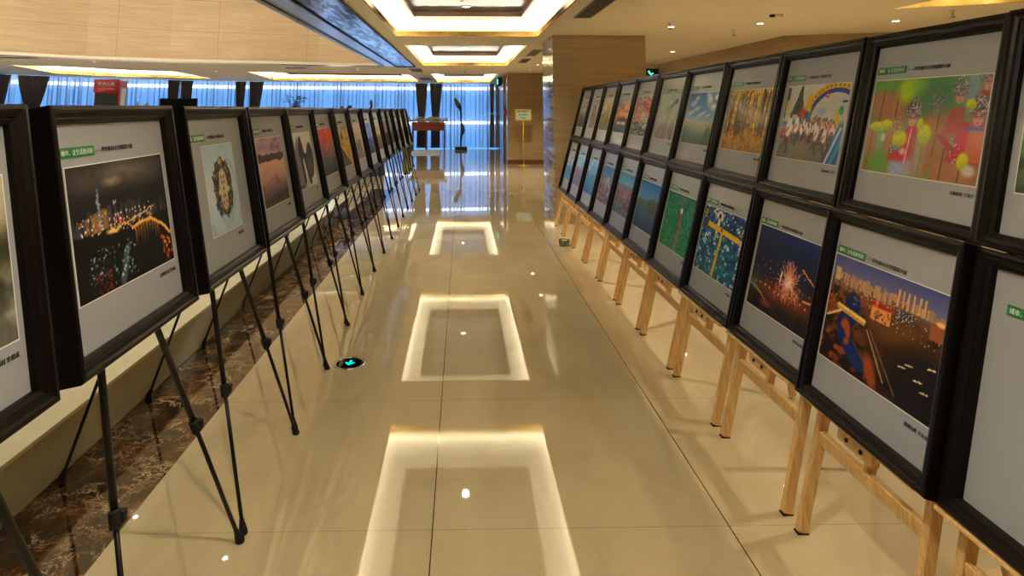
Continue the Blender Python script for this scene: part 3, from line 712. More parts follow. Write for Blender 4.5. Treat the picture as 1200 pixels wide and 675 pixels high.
def art_opera(a):
    a.grad([(0, (136, 104, 70)), (.35, (104, 116, 62)), (.7, (104, 132, 66)), (1, (96, 140, 76))])
    a.put(np.clip((a.noise(4, 4, 4)-.45)*5, 0, 1)*.8, (84, 136, 52))
    def petal(cx, cy, rx, ry, rot=0., c=(150, 102, 76), al=.9):
        a.put(a.ell(cx, cy, rx, ry, .16, rot)*al, c); a.put(a.ell(cx-.02, cy+.03, rx*.5, ry*.6, .8, rot)*.35*al, (206, 136, 96)); a.put(a.line(cx-.01, cy+ry*.9, cx-.02, cy-ry*1.1, .004, 1.2)*.8*al, (66, 56, 34))
    for p in ((.12, .72, .13, .2, .1), (.27, .66, .10, .26, -.1), (.06, .26, .07, .2, .1), (.27, .22, .11, .24, 0), (.56, .24, .10, .26, 0), (.66, .5, .13, .24, .1), (.74, .12, .1, .2, 0), (.88, .12, .12, .2, .1)): petal(*p)
    a.put(a.ell(.62, .84, .2, .18, .5)*.95, (66, 110, 78)); a.put(a.ell(.58, .74, .1, .1, .5)*.8, (70, 112, 84)); a.put(a.ell(.87, .86, .05, .2, .4)*.8, (128, 146, 186))
    a.put(a.ell(.33, .88, .08, .13, .4), (166, 190, 40)); a.put(a.ell(.42, .93, .08, .09, .6)*.7, (130, 180, 60)); a.put(a.ell(.1, .93, .1, .06, .6)*.7, (96, 160, 70))
    tr = lambda x0, x1, y0, x2, x3, y1: ((a.V >= y0) & (a.V <= y1) & (a.U > x0+(x2-x0)*(a.V-y0)/(y1-y0)) & (a.U < x1+(x3-x1)*(a.V-y0)/(y1-y0))).astype(float)
    a.put(tr(.30, .50, .06, .38, .48, .5), (176, 40, 62)); a.put(tr(.24, .36, .14, .30, .40, .34), (186, 42, 66)); a.put(tr(.44, .5, .1, .44, .475, .44), (150, 52, 56)); a.put(a.ell(.34, .06, .08, .08, .4), (150, 168, 200)); a.put(a.ell(.44, .08, .05, .1, .5)*.7, (168, 184, 206))
    a.put(tr(.74, 1., .18, .84, 1., .56), (176, 44, 66)); a.put(tr(.88, 1., .2, .9, 1., .52), (186, 102, 78)); a.put(tr(.7, .86, .44, .74, .84, .70)*.75, (168, 66, 76)); a.put(tr(.9, 1., .7, .93, 1., .86), (164, 56, 64)); a.put(a.line(.78, .3, .68, .42, .02), (150, 44, 66))
    a.put(a.line(.88, .5, .98, .5, .012), (70, 110, 170)); a.put(a.line(.28, .30, .36, .24, .012), (90, 130, 170))
    for cx, cy, k, al in ((.425, .575, 1., 1.), (.79, .80, .9, .7), (.945, .60, 1.05, 1.), (.985, .92, 1., .85), (.62, .68, .9, .28)):
        a.put(a.ell(cx, cy+.09*k, .068*k, .125*k, .2)*al, (104, 92, 92))
        for i in range(110):
            t = a.r.uniform(0, PI); q = a.r.uniform(.3, 1.08); a.put(a.ell(cx+.066*k*q*math.cos(t), cy+.05*k+.15*k*q*math.sin(t), .0055, .0085, .5)*al, [(206, 200, 196), (66, 60, 64), (150, 130, 136), (44, 46, 56), (180, 172, 170)][a.r.randint(5)])
        a.put(a.ell(cx-.044*k, cy-.02, .013*k, .055*k, .4)*al*.8, (150, 110, 130)); a.put(a.ell(cx+.044*k, cy-.02, .013*k, .055*k, .4)*al*.8, (150, 110, 130))
        a.put(a.ell(cx, cy-.012, .035*k, .062*k, .15)*al, (206, 158, 148)); a.put(a.ell(cx-.017*k, cy+.008, .014*k, .017*k, .7)*al*.7, (190, 90, 100)); a.put(a.ell(cx+.017*k, cy+.008, .014*k, .017*k, .7)*al*.7, (190, 90, 100))
        for sx in (-1, 1): a.put(a.line(cx+sx*.008*k, cy+.012, cx+sx*.024*k, cy+.018, .0035, .8)*al, (40, 26, 32)); a.put(a.line(cx+sx*.008*k, cy+.032, cx+sx*.025*k, cy+.036, .002, .8)*al, (60, 40, 44))
        a.put(a.line(cx, cy+.01, cx-.002, cy-.02, .003, 1.)*al*.4, (160, 104, 96)); a.put(a.ell(cx, cy-.044*k, .009*k, .0065, .3)*al, (170, 30, 42)); a.put(a.ell(cx, cy-.072*k, .02*k, .01, .5)*al*.5, (150, 100, 92))
    n = a.noise(26, 22, 2)
    for cx, cy, rx, ry in ((.10, .49, .09, .05), (.19, .515, .06, .05), (.33, .37, .072, .085), (.55, .43, .055, .10), (.50, .53, .03, .06), (.88, .2, .042, .08), (.88, .73, .035, .045)):
        a.put(np.clip(a.ell(cx, cy, rx, ry, .18)+(n-.5)*.5*a.ell(cx, cy, rx*1.2, ry*1.2, .2), 0, 1), (196, 198, 34)); a.put(a.ell(cx-.01, cy+.02, rx*.5, ry*.5, .8)*.5, (226, 222, 80)); a.put(a.ell(cx+.01, cy-ry*.6, rx*.7, ry*.4, .8)*.5, (120, 140, 30))
    a.put(a.ell(.14, .3, .04, .13, .6)*.6, (120, 176, 160)); a.put(a.ell(.52, .2, .05, .2, .7)*.6, (150, 180, 150)); a.put(a.ell(.17, .37, .025, .045, .2), (206, 190, 180)); a.put(a.ell(.16, .1, .1, .12, .6)*.8, (84, 146, 56)); a.put(a.ell(.38, .24, .03, .035, .3), (206, 170, 150)); a.put(a.ell(.93, .12, .045, .05, .4), (200, 190, 190))
    a.put(a.line(.43, .48, .41, .12, .003, 1.), (226, 206, 206))
    a.dots(60, .24, .4, .34, .6, .003, .006, [(206, 180, 176), (190, 60, 76), (110, 160, 80)]); a.dots(46, .76, .18, .84, .4, .003, .007, [(206, 194, 186), (60, 120, 100), (196, 84, 100)]); a.dots(40, .26, .22, .32, .32, .003, .007, [(206, 194, 186), (60, 120, 100)])
def art_run(a):
    a.grad([(0, (112, 106, 92)), (.3, (146, 138, 118)), (.5, (150, 146, 136)), (.56, (196, 196, 194)), (1, (222, 220, 214))])
    for i in range(9): a.put(a.line(-.1, .04+.05*i, 1., -.05+.04*i, .002, 1.)*.6, (92, 86, 74)); a.put(a.line(.1*i, .45, -.3+.16*i, 0, .002, 1.)*.5, (92, 86, 74))
    n = a.noise(10, 12, 3); a.put(((abs(a.U-.24-.06*(a.V-.7)) < (1.06-a.V)*.3*(.5+n*.5)) & (a.V > .6)).astype(float), (52, 66, 62))
    a.put(a.rect(.0, .55, .06, .98), (90, 84, 60)); a.put(a.rect(.02, .62, .06, .8), (226, 196, 40)); a.put(a.rect(.0, .58, .09, .63), (30, 60, 150)); a.put(a.ell(.08, .6, .05, .09, .15), (214, 214, 190)); a.put(a.ell(.07, .62, .02, .04, .2), (220, 200, 60))
    d = np.hypot((a.U-.83)/.48, (a.V-.52)/.5); ang = np.arctan2(a.V-.52, a.U-.83)
    a.put(((d > .84) & (d < 1.02) & (a.V > .56)).astype(float), (226, 182, 40)); a.put(((d > .74) & (d < .86) & (a.V > .54)).astype(float), (44, 66, 150)); a.put(((d > .9) & (d < .97) & (np.sin(ang*46) > .3) & (a.V > .68)).astype(float)*.8, (96, 80, 30)); a.put(a.ell(.42, .72, .055, .16, .12), (224, 184, 50)); a.put(a.ell(.40, .60, .05, .05, .3), (40, 70, 170))
    a.put(a.ell(.69, .86, .03, .04, .2), (196, 40, 50)); a.put(a.ell(.69, .86, .018, .012, .3), (230, 230, 235)); a.put(a.ell(.97, .77, .06, .08, .15), (206, 206, 214)); a.put(a.rect(.93, .76, 1., .79), (36, 44, 110)); a.put(a.ell(.64, .64, .06, .05, .4), (150, 180, 210))
    a.put(a.ell(.33, .6, .05, .1, .3), (196, 60, 50)); a.put(a.rect(.0, .26, .12, .47), (150, 46, 44)); a.put(a.rect(0, .44, .14, .5), (40, 64, 130)); a.put(a.ell(.36, .52, .03, .04, .3), (84, 170, 60)); a.put(a.ell(.93, .66, .035, .06, .2), (70, 170, 60)); a.put(a.rect(.86, .46, .92, .62), (228, 200, 50))
    for i in range(90):
        x = .2+.68*a.r.rand(); y = .36+.16*a.r.rand()*(1-abs(x-.55)); q = .9+.5*(.5-y)
        a.put(a.line(x-.008, y-.07*q, x-.012, y-.17*q, .008), [(40, 40, 46), (90, 60, 54), (150, 90, 80)][i % 3]); a.put(a.line(x+.01, y-.07*q, x+.018, y-.14*q, .007), (52, 46, 50)); a.put(a.ell(x, y, .021*q, .055*q, .2), [(236, 236, 238), (226, 222, 222), (240, 236, 232), (214, 120, 110)][i % 4 if i % 7 else 3]); a.put(a.ell(x, y+.07*q, .011, .021, .3), (70, 46, 38))
    for x, y, q in ((.14, .42, 1.35), (.27, .46, 1.1), (.62, .36, 1.05), (.75, .33, .9)):
        a.put(a.line(x, y-.1*q, x-.05*q, y-.2*q, .017*q), (92, 90, 98)); a.put(a.line(x, y-.1*q, x+.02*q, y-.25*q, .015*q), (70, 70, 78)); a.put(a.ell(x, y, .036*q, .10*q, .12), (240, 240, 242)); a.put(a.line(x, y-.0, x-.05*q, y-.08*q, .010*q), (186, 120, 96)); a.put(a.ell(x+.005, y+.13*q, .018*q, .035*q, .2), (110, 70, 56))
    a.put(((a.U-.74 > (a.V)*.42) & (a.V < .5) ).astype(float)*np.clip((a.U-.72)*8, 0, 1), (54, 92, 160)); a.put(a.line(.82, 0, .97, .44, .012), (206, 214, 230)); a.put(a.line(.9, .0, 1., .3, .012), (70, 160, 190)); a.put(a.line(.78, .02, .84, .2, .012), (90, 50, 70))
def art_autumn(a):
    a.grad([(0, (176, 128, 54)), (.3, (226, 172, 74)), (.4, (176, 134, 80)), (.6, (222, 176, 84)), (1, (240, 198, 84))])
    n = a.noise(22, 18, 4); a.put(np.clip((n-.5)*7, 0, 1)*(a.V > .38), (240, 204, 104)); a.put(np.clip((.44-n)*9, 0, 1)*.7, (120, 84, 40)); a.put(np.clip((a.noise(14, 14, 3)-.58)*8, 0, 1)*(a.V > .7)*.6, (214, 206, 190))
    for i in range(34):
        x = a.r.rand(); t = a.r.uniform(.003, .011); b = .36-t*14*a.r.uniform(.6, 1.3); l = a.r.uniform(-.04, .04); a.put(a.line(x, b, x+l, 1.0-a.r.rand()*.3, t, .8), (70, 54, 46)); 
        for k in range(3): y = a.r.uniform(.5, .9); a.put(a.line(x+l*(y-b), y, x+a.r.uniform(-.08, .08), y+.14, t*.35, 1.), (84, 64, 50))
    a.put(np.clip((a.noise(30, 6, 3)-.55)*8, 0, 1)*np.clip(1-abs(a.V-.38)*9, 0, 1), (60, 44, 48)); a.put(np.clip((a.noise(40, 30, 2)-.55)*8, 0, 1)*(a.V < .3)*.5, (104, 70, 30))
def art_sky(a):
    a.grad([(0, (60, 76, 60)), (.3, (92, 110, 92)), (.42, (150, 130, 100)), (.45, (150, 176, 196)), (.6, (88, 140, 192)), (1, (34, 84, 156))])
    for cx, cy, rx, ry in ((.2, .8, .1, .05), (.35, .68, .12, .04), (.75, .85, .09, .1), (.9, .72, .1, .06), (.66, .93, .06, .05), (.15, .6, .1, .04), (.6, .6, .1, .03), (.45, .54, .09, .02), (.78, .56, .08, .02), (.3, .9, .06, .04), (.95, .9, .05, .06)): a.put(a.ell(cx, cy, rx, ry, .7, .3)*np.clip(a.noise(12, 10, 3)*2.4-.2, 0, 1), (250, 246, 240))
    a.put(a.ell(.5, .3, .34, .09, .2)*.7, (120, 146, 140)); a.dots(70, 0, .34, 1, .42, .006, .016, [(206, 180, 140), (150, 120, 96), (100, 100, 84)], .8); a.dots(30, .1, .1, .7, .2, .004, .012, [(214, 190, 120), (40, 60, 40)], .6); a.put(a.line(.8, .0, .86, .3, .03), (64, 64, 54))
def art_teal(a):
    a.grad([(0, (116, 96, 96)), (.25, (140, 126, 120)), (.5, (150, 168, 156)), (1, (176, 198, 184))])
    for i in range(16): x = a.r.uniform(.1, .9); a.put(a.line(x, .02, x+.25, .4+a.r.rand()*.3, .03, 1.)*.3, (104, 84, 80))
    a.put(a.line(.35, .38, .62, .72, .06, 1.)*.6, (110, 122, 110)); a.put(a.line(.62, .72, .86, .86, .03, 1.), (84, 90, 84)); a.put(a.ell(.88, .84, .06, .05, .3), (60, 60, 58)); a.put(np.clip((a.noise(5, 5, 4)-.5)*5, 0, 1)*.4, (214, 224, 214))
def art_lantern(a):
    a.grad([(0, (44, 52, 54)), (.4, (110, 106, 98)), (1, (150, 150, 146))]); n = a.noise(10, 30, 3); a.put(np.clip((n-.5)*8, 0, 1)*.7, (206, 200, 190)); a.put(np.clip((.45-n)*8, 0, 1)*.8, (52, 52, 52))
    for i in range(24): x, y = a.r.rand(), .5+.5*a.r.rand(); a.put(a.line(x, y, x+.02, y-.16, .03), (214, 96, 62))
    a.put(a.line(.72, .2, .95, .3, .02), (214, 214, 214))
def art_sunset(a):
    a.grad([(0, (40, 60, 76)), (.3, (52, 72, 88)), (.45, (176, 104, 70)), (.6, (226, 150, 84)), (1, (150, 110, 92))]); a.put(np.clip((a.noise(4, 9, 4)-.5)*7, 0, 1)*(a.V > .45), (104, 76, 80)); a.put(a.ell(.3, .3, .16, .045, .3), (246, 214, 170)); a.put(a.ell(.65, .3, .18, .05, .3), (240, 206, 170)); a.put(a.ell(.5, .42, .4, .05, .4), (44, 56, 70))
def art_dusk(a):
    a.grad([(0, (30, 18, 12)), (.45, (58, 32, 18)), (.66, (84, 54, 34)), (.78, (112, 94, 88)), (.8, (104, 104, 140)), (1, (66, 72, 124))])
    n = a.noise(16, 18, 5); a.put(np.clip((n-.5)*6, 0, 1)*(a.V < .75)*np.clip(1.15-a.U, .15, 1), (136, 66, 28)); a.put(np.clip((.5-n)*6, 0, 1)*(a.V < .72)*.8, (20, 16, 12))
    a.put(a.ell(.68, .42, .3, .26, .25)*.9, (64, 36, 18)); a.put(a.ell(.64, .55, .22, .12, .4)*.7, (104, 66, 34)); a.put(a.ell(.9, .2, .3, .3, .3)*.85, (20, 14, 12))
    P = [(.26, .60), (.24, .50), (.20, .40), (.22, .28), (.32, .18), (.40, .12)]
    for i in range(len(P)-1): a.put(a.line(*P[i], *P[i+1], .068-.004*i, .25), (18, 38, 96))
    for i in range(len(P)-1):  a.put(a.line(P[i][0]+.10, P[i][1], P[i+1][0]+.10, P[i+1][1], .008), (70, 56, 50))
    a.put(a.ell(.235, .37, .032, .09, .25, .35), (150, 70, 34)); a.put(a.ell(.2, .39, .03, .04, .3), (160, 74, 32)); a.put(a.ell(.25, .25, .028, .035, .3), (150, 70, 32)); a.put(a.ell(.5, .12, .05, .14, .3, .4), (140, 62, 26))
    a.put(a.line(.12, .54, .38, .50, .016, .3), (236, 196, 96)); a.put(a.line(.12, .515, .38, .475, .012, .3), (190, 140, 66)); a.put(a.line(.02, .4, .15, .5, .008), (240, 190, 120))
    a.sky_line(.78, 46, .01, .08, (150, 110, 84), (196, 152, 112)); a.sky_line(.74, 40, .0, .06, (90, 66, 50), (150, 104, 72), 0, .7)
    for x in (.63, .67, .71, .75, .8, .84): a.put(a.rect(x, .76, x+.024, .90), (206, 158, 118)); a.put(a.rect(x+.016, .76, x+.024, .90), (120, 86, 70))
    a.put(a.rect(.03, .76, .08, .88), (206, 176, 112)); a.put(a.rect(.34, .72, .38, .86), (170, 130, 100))
    for x in np.arange(.15, .6, .045): a.put(a.rect(x, .74, x+.028, .83+.02*math.sin(x*50)), (176, 134, 98))
    a.put(a.rect(.43, .56, .6, .68), (216, 144, 78)); a.put(a.line(.43, .69, .6, .70, .018), (150, 40, 30)); a.dots(26, .44, .57, .59, .66, .005, .008, [(90, 50, 30)]); a.put(a.ell(.47, .72, .012, .04, .2), (226, 120, 70))
    a.put(a.rect(.64, .64, .78, .74), (54, 52, 66)); a.dots(30, .64, .65, .78, .73, .002, .004, [(236, 220, 190)]); a.dots(130, .0, .55, 1., .78, .0018, .0045, [(255, 196, 100), (255, 232, 180), (230, 120, 50), (140, 150, 180)])
    for x, y in ((.72, .3), (.77, .34), (.85, .26), (.93, .4), (.9, .2)): a.put(a.line(x, y, x+.05, y+.01, .004), (226, 206, 150))
    a.put(a.line(.42, .44, .62, .1, .005), (156, 130, 100)); a.put(a.line(.44, .46, .72, .06, .004), (120, 90, 66))
    a.put(a.rect(.9, .62, 1, .74), (140, 80, 44)); a.put(a.ell(.97, .76, .03, .02, .3), (255, 190, 90))
def art_fire(a):
    a.grad([(0, (20, 16, 22)), (.3, (40, 26, 24)), (.5, (20, 26, 44)), (.8, (14, 30, 66)), (1, (16, 34, 84))])
    a.put(a.ell(.55, .28, .5, .09, .7)*.8, (140, 60, 30)); a.put(np.clip((a.noise(12, 12, 4)-.5)*6, 0, 1)*(a.V < .5)*.5, (70, 40, 30))
    for i in range(150):
        t = a.r.uniform(0, 2*PI); q = a.r.uniform(.05, .2); cx, cy = .62+a.r.uniform(-.04, .04), .46
        x, y = cx+q*math.cos(t), cy+q*1.2*math.sin(t)+(.04 if math.sin(t) > 0 else 0); a.put(a.line(cx+.03*math.cos(t), cy+.03*math.sin(t), x, y, .0022, 1.)*.65, [(240, 150, 110), (226, 106, 70), (255, 214, 190)][i % 3])
    for i in range(30): x = a.r.uniform(.4, .8); a.put(a.line(x, .4, x+a.r.uniform(-.02, .02), .4-a.r.uniform(.05, .2), .002, 1.)*.6, (230, 130, 90))
    a.put(a.ell(.61, .46, .05, .06, .6), (255, 214, 196)); a.put(a.line(.48, .42, .49, .55, .008), (255, 200, 180)); a.put(a.ell(.55, .4, .015, .015, .3), (120, 140, 250))
    for i in range(12): x = .1+.08*i; a.put(a.ell(x, .3+.02*math.sin(i), .008, .011, .4), (255, 200, 110))
    a.put(a.line(.02, .25, .22, .2, .008, 1.), (120, 140, 120)); a.put(a.line(.02, .3, .3, .14, .005), (200, 130, 70)); a.put(a.ell(.08, .32, .04, .1, .9)*.5, (40, 120, 130)); a.put(a.ell(.32, .11, .08, .03, .9)*.7, (206, 90, 36)); a.put(a.line(.78, .68, .96, .56, .006), (226, 140, 90)); a.put(a.line(.86, .35, 1, .38, .008), (240, 160, 100))
    a.dots(60, 0, .3, .95, .62, .003, .007, [(255, 170, 100), (90, 120, 220), (200, 100, 60)])
def art_pool(a):
    a.grad([(0, (18, 70, 110)), (.5, (20, 76, 124)), (1, (24, 66, 130))])
    n = a.noise(12, 14, 4); a.put(np.clip((n-.5)*7, 0, 1)*.7, (34, 120, 150)); a.put(np.clip((.44-n)*8, 0, 1)*.7, (8, 30, 76)); m = a.noise(20, 22, 3); a.put(np.clip((m-.63)*12, 0, 1), (214, 230, 232))
    a.put(a.ell(.5, .2, .3, .18, .8)*.5, (24, 120, 120))
    for i in range(60): x, y = a.r.rand(), a.r.rand(); a.put(a.ell(x, y, .016, .02, .3), [(30, 24, 30), (206, 150, 120), (150, 60, 50), (220, 226, 230)][i % 4])
    a.put(a.ell(.40, .87, .085, .12, .1), (232, 230, 224)); a.put(a.ell(.40, .9, .03, .04, .2), (22, 24, 40)); a.put(a.ell(.35, .82, .022, .05, .2), (30, 30, 46)); a.put(a.ell(.45, .80, .02, .05, .2), (30, 30, 46))
    a.put(a.line(.16, .735, .9, .665, .036, .15), (236, 190, 28)); a.put(a.line(.52, .69, .47, .04, .022, .2), (228, 184, 34)); a.put(a.ell(.14, .74, .022, .03, .2), (180, 40, 40)); a.put(a.ell(.5, .71, .022, .025, .2), (150, 40, 36)); a.put(a.ell(.06, .9, .03, .05, .3), (200, 180, 40))
def art_green(a):
    a.grad([(0, (40, 120, 62)), (.5, (20, 112, 84)), (1, (24, 106, 92))]); n = a.noise(40, 50, 2); a.put(np.clip((n-.5)*6, 0, 1)*.6, (60, 164, 116)); a.put(np.clip((.5-n)*6, 0, 1)*.6, (10, 66, 56))
    a.put(a.line(.52, 1., .60, .5, .03, .6), (120, 92, 92)); a.put(a.line(.6, .5, .56, 0, .035, .6), (146, 104, 96)); a.put(a.ell(.57, .72, .035, .05, .2), (236, 238, 236)); a.put(a.ell(.55, .4, .04, .03, .3), (30, 70, 150)); a.put(a.line(.57, .64, .56, .45, .02), (190, 66, 60)); a.dots(40, 0, 0, 1, 1, .005, .01, [(220, 200, 100), (200, 80, 70)])
def art_bluelake(a):
    a.grad([(0, (46, 66, 92)), (.4, (62, 88, 118)), (.52, (70, 84, 70)), (.6, (96, 140, 180)), (1, (34, 104, 188))]); a.put(a.ell(.85, .52, .5, .14, .2), (70, 84, 56)); a.put(a.ell(.1, .56, .4, .05, .3), (84, 90, 80)); a.put(a.ell(.9, .42, .4, .1, .5)*.6, (60, 72, 56)); a.put(a.line(.62, .64, .8, .7, .012), (60, 76, 60))
def art_redcity(a):
    a.grad([(0, (52, 96, 110)), (.4, (120, 84, 84)), (.62, (110, 96, 110)), (.75, (104, 160, 196)), (1, (70, 130, 180))]); n = a.noise(26, 20, 3); a.put(np.clip((n-.48)*8, 0, 1)*(a.V < .68), (150, 84, 76)); a.put(np.clip((.46-n)*8, 0, 1)*(a.V < .68), (52, 58, 78)); a.sky_line(.64, 30, .0, .1, (90, 90, 110), (140, 130, 130)); a.put((a.V < .3*(1-a.U)).astype(float)*.6, (44, 104, 110)); a.dots(80, 0, 0, 1, .6, .005, .012, [(214, 206, 196), (190, 110, 90)])
def art_towers(a):
    a.grad([(0, (74, 70, 80)), (.5, (110, 92, 90)), (.72, (92, 120, 156)), (1, (66, 110, 160))]); n = a.noise(24, 24, 3); a.put(np.clip((n-.5)*8, 0, 1)*(a.V < .7), (170, 130, 110)); a.put(np.clip((.46-n)*8, 0, 1)*(a.V < .7)*.8, (44, 60, 90))
    for x, y, hh in ((.45, .4, .3), (.55, .5, .22), (.66, .45, .26), (.3, .5, .16), (.78, .3, .2)): a.put(a.rect(x, y, x+.04, y+hh), (216, 210, 206)); a.put(a.rect(x+.028, y, x+.04, y+hh), (110, 110, 124))

PICS = {
 'mist': (art_mist, .57, .37, 120), 'night': (art_night, .555, .365, 230), 'planet': (art_planet, .34, .37, 130), 'lake': (art_lake, .455, .365, 130), 'sil': (art_sil, .455, .365, 110),
 'red': (art_red, .55, .37, 70), 'yellow': (art_yellow, .52, .37, 80), 'pale': (art_pale, .56, .37, 80),
 'l9': (art_gen((90, 110, 170), (50, 60, 120), (30, 34, 70), (16, 18, 40)), .55, .37, 60), 'l10': (art_gen((150, 140, 110), (120, 96, 40), (80, 62, 24), (40, 34, 20)), .55, .37, 60),
 'l11': (art_gen((110, 90, 90), (64, 46, 44), (40, 30, 30), (16, 14, 16)), .55, .37, 50), 'l12': (art_gen((130, 150, 160), (84, 96, 96), (60, 70, 70), (34, 40, 40), build_=10), .55, .37, 50),
 'l13': (art_gen((170, 180, 210), (140, 120, 120), (100, 84, 80), (60, 50, 50)), .55, .37, 50), 'l14': (art_gen((200, 190, 200), (190, 90, 70), (120, 120, 150), (90, 60, 60)), .55, .37, 50), 'l15': (art_gen((110, 130, 120), (60, 70, 60), (40, 46, 40), (20, 24, 20)), .55, .37, 50),
 'opera': (art_opera, .575, .365, 230), 'run': (art_run, .53, .365, 210), 'autumn': (art_autumn, .535, .365, 150), 'sky': (art_sky, .52, .365, 120), 'teal': (art_teal, .45, .37, 90), 'lantern': (art_lantern, .5, .37, 90),
 'sunset': (art_sunset, .52, .33, 80), 't9': (art_gen((170, 160, 120), (170, 130, 30), (90, 96, 90), (60, 70, 40), build_=8), .5, .37, 60), 't10': (art_gen((130, 120, 116), (120, 104, 100), (126, 110, 106), (90, 80, 78)), .3, .37, 50), 't11': (art_gen((150, 150, 150), (110, 104, 90), (70, 66, 60)), .5, .37, 40),
 't1': (art_gen((170, 196, 220), (90, 120, 80), (70, 90, 60), build_=10), .55, .365, 60), 'r1': (art_gen((96, 130, 190), (110, 110, 110), (60, 70, 80), build_=20), .26, .38, 60),
 'dusk': (art_dusk, .59, .385, 240), 'fire': (art_fire, .56, .385, 190), 'pool': (art_pool, .57, .375, 170), 'green': (art_green, .55, .375, 130), 'bluelake': (art_bluelake, .55, .375, 100),
 'redcity': (art_redcity, .55, .375, 110), 'towers': (art_towers, .55, .375, 100), 'r9': (art_gen((96, 150, 200), (70, 120, 170), (50, 100, 160), (40, 80, 130), hor=.55, build_=14), .55, .375, 60),
 'r10': (art_gen((120, 160, 196), (130, 110, 150), (90, 120, 160), (150, 80, 110), hor=.6, build_=10), .55, .375, 60), 'r11': (art_gen((130, 150, 170), (60, 130, 190), (80, 150, 200), (40, 90, 150)), .55, .375, 50)}
def picture_mesh(key):
    fn, w, hh, nx = PICS[key]; ny = max(24, int(nx*hh/w))
    a = Art(nx, ny, sum(ord(c) for c in key)); fn(a)
    du = (a.noise(nx/9, ny/9, 3)-.5)*.022*(.4 if key == 'dusk' else 1); dv = (a.noise(nx/9, ny/9, 3)-.5)*.03*(.4 if key == 'dusk' else 1)
    ii = np.clip(((a.V+dv)*(ny-1)).round().astype(int), 0, ny-1); jj = np.clip(((a.U+du)*(nx-1)).round().astype(int), 0, nx-1)
    if key not in ('pool', 'sil', 'opera', 'run'): a.I = a.I[ii, jj]
    a.I = a.I*(.92+.16*a.noise(nx/2.5, ny/2.5, 2))[..., None]
    I = np.clip(a.I, 0, 1); lin = np.where(I <= .04045, I/12.92, ((I+.055)/1.055)**2.4)
    xs = (a.U-.5)*w; zs = (a.V-.5)*hh
    co = np.stack([xs, np.zeros_like(xs), zs], -1).reshape(-1, 3)
    idx = np.arange(nx*ny).reshape(ny, nx)
    q = np.stack([idx[:-1, :-1], idx[:-1, 1:], idx[1:, 1:], idx[1:, :-1]], -1).reshape(-1, 4)
    me = bpy.data.meshes.new('photograph')
    me.vertices.add(len(co)); me.vertices.foreach_set('co', co.ravel())
    me.loops.add(q.size); me.loops.foreach_set('vertex_index', q.ravel())
    me.polygons.add(len(q)); me.polygons.foreach_set('loop_start', np.arange(0, q.size, 4)); me.polygons.foreach_set('loop_total', np.full(len(q), 4))
    me.update(calc_edges=True)
    ca = me.color_attributes.new('print', 'FLOAT_COLOR', 'POINT')
    ca.data.foreach_set('color', np.concatenate([lin.reshape(-1, 3), np.ones((nx*ny, 1))], 1).ravel())
    me.materials.append(M_pic); return me, w, hh

# ------------------------------------------------------------------ framed photographs
PROF = [(0, .0), (0, -.060), (.003, -.064), (.013, -.065), (.016, -.061), (.019, -.058), (.030, -.055), (.033, -.050), (.036, -.050), (.045, -.044), (.048, -.030), (.048, .0)]
def moulding_mesh(W, Hh):
    bm = BM(); corners = [(-W/2, 0, 1, 1), (W/2, 0, -1, 1), (W/2, Hh, -1, -1), (-W/2, Hh, 1, -1)]
    rings = [[bm.verts.new((cx+sx*u, d, cz+sz*u)) for u, d in PROF] for cx, cz, sx, sz in corners]
    for i in range(4):
        j = (i+1) % 4
        for k in range(len(PROF)):
            l = (k+1) % len(PROF); bm.faces.new((rings[i][k], rings[j][k], rings[j][l], rings[i][l]))
    bmesh.ops.recalc_face_normals(bm, faces=bm.faces[:])
    me = bpy.data.meshes.new('moulding'); bm.to_mesh(me); bm.free(); me.materials.append(M_mould); return me
HEAD = fit_width(text_mesh('城市，让生活更美好', .024), .150, .0165); HEAD.materials.append(M_white)
TITLE = fit_width(text_mesh('——世界城市日全国摄影大展', .018), .215); TITLE.materials.append(M_ink)
bmh = BM(); bbox2(bmh, (-.003, -.0012, -.0145), (.164, 0, .0145)); HL = bpy.data.meshes.new('header_label'); bmh.to_mesh(HL); bmh.free(); HL.materials.append(M_green)
MM = {}
def framed(label, M, key, W, Hh, t0, caption, tilt=0.):
    r = empty('framed_photograph', M @ Matrix.Rotation(tilt, 4, 'Y')); tag(r, label, 'framed photograph', 'exhibition photographs in dark frames')
    if (W, Hh) not in MM:
        b = BM(); bbox2(b, (-W/2+.046, -.030, .046), (W/2-.046, -.022, Hh-.046)); me = bpy.data.meshes.new('mount_board'); b.to_mesh(me); b.free(); me.materials.append(M_mat)
        b = BM(); bbox2(b, (-W/2+.02, -.021, .02), (W/2-.02, -.003, Hh-.02)); bk = bpy.data.meshes.new('backing_board'); b.to_mesh(bk); b.free(); bk.materials.append(M_rubber)
        MM[(W, Hh)] = (moulding_mesh(W, Hh), me, bk)
    mo, me, bk = MM[(W, Hh)]
    link('moulding', mo, r); link('mount_board', me, r); link('backing_board', bk, r)
    pm, w, hh = picture_mesh(key)
    zc = t0 + hh/2
    b = BM(); bbox2(b, (-w/2-.0035, -.0312, zc-hh/2-.0035), (w/2+.0035, -.0300, zc+hh/2+.0035)); build('print_border', b, M_edge, r)
    link('photograph', pm, r, Matrix.Translation((0, -.0316, zc)))
    x0 = -W/2+.066+(.035 if key == 'r1' else 0); zh = t0+.378+.028
    hl = link('header_label', HL, r, Matrix.Translation((x0, -.0305, zh)))
    link('header_lettering', HEAD, hl, Matrix.Translation((.006, -.0018, 0)))
    link('title_lettering', TITLE, r, Matrix.Translation((x0+.17, -.031, zh)))
    if caption:
        cm = fit_width(text_mesh(caption, .017), .0125*len(caption)); cm.materials.append(M_ink)
        link('caption_lettering', cm, r, Matrix.Translation((w/2-.0125*len(caption)-.002, -.031, zc-hh/2-.032)))
    return r
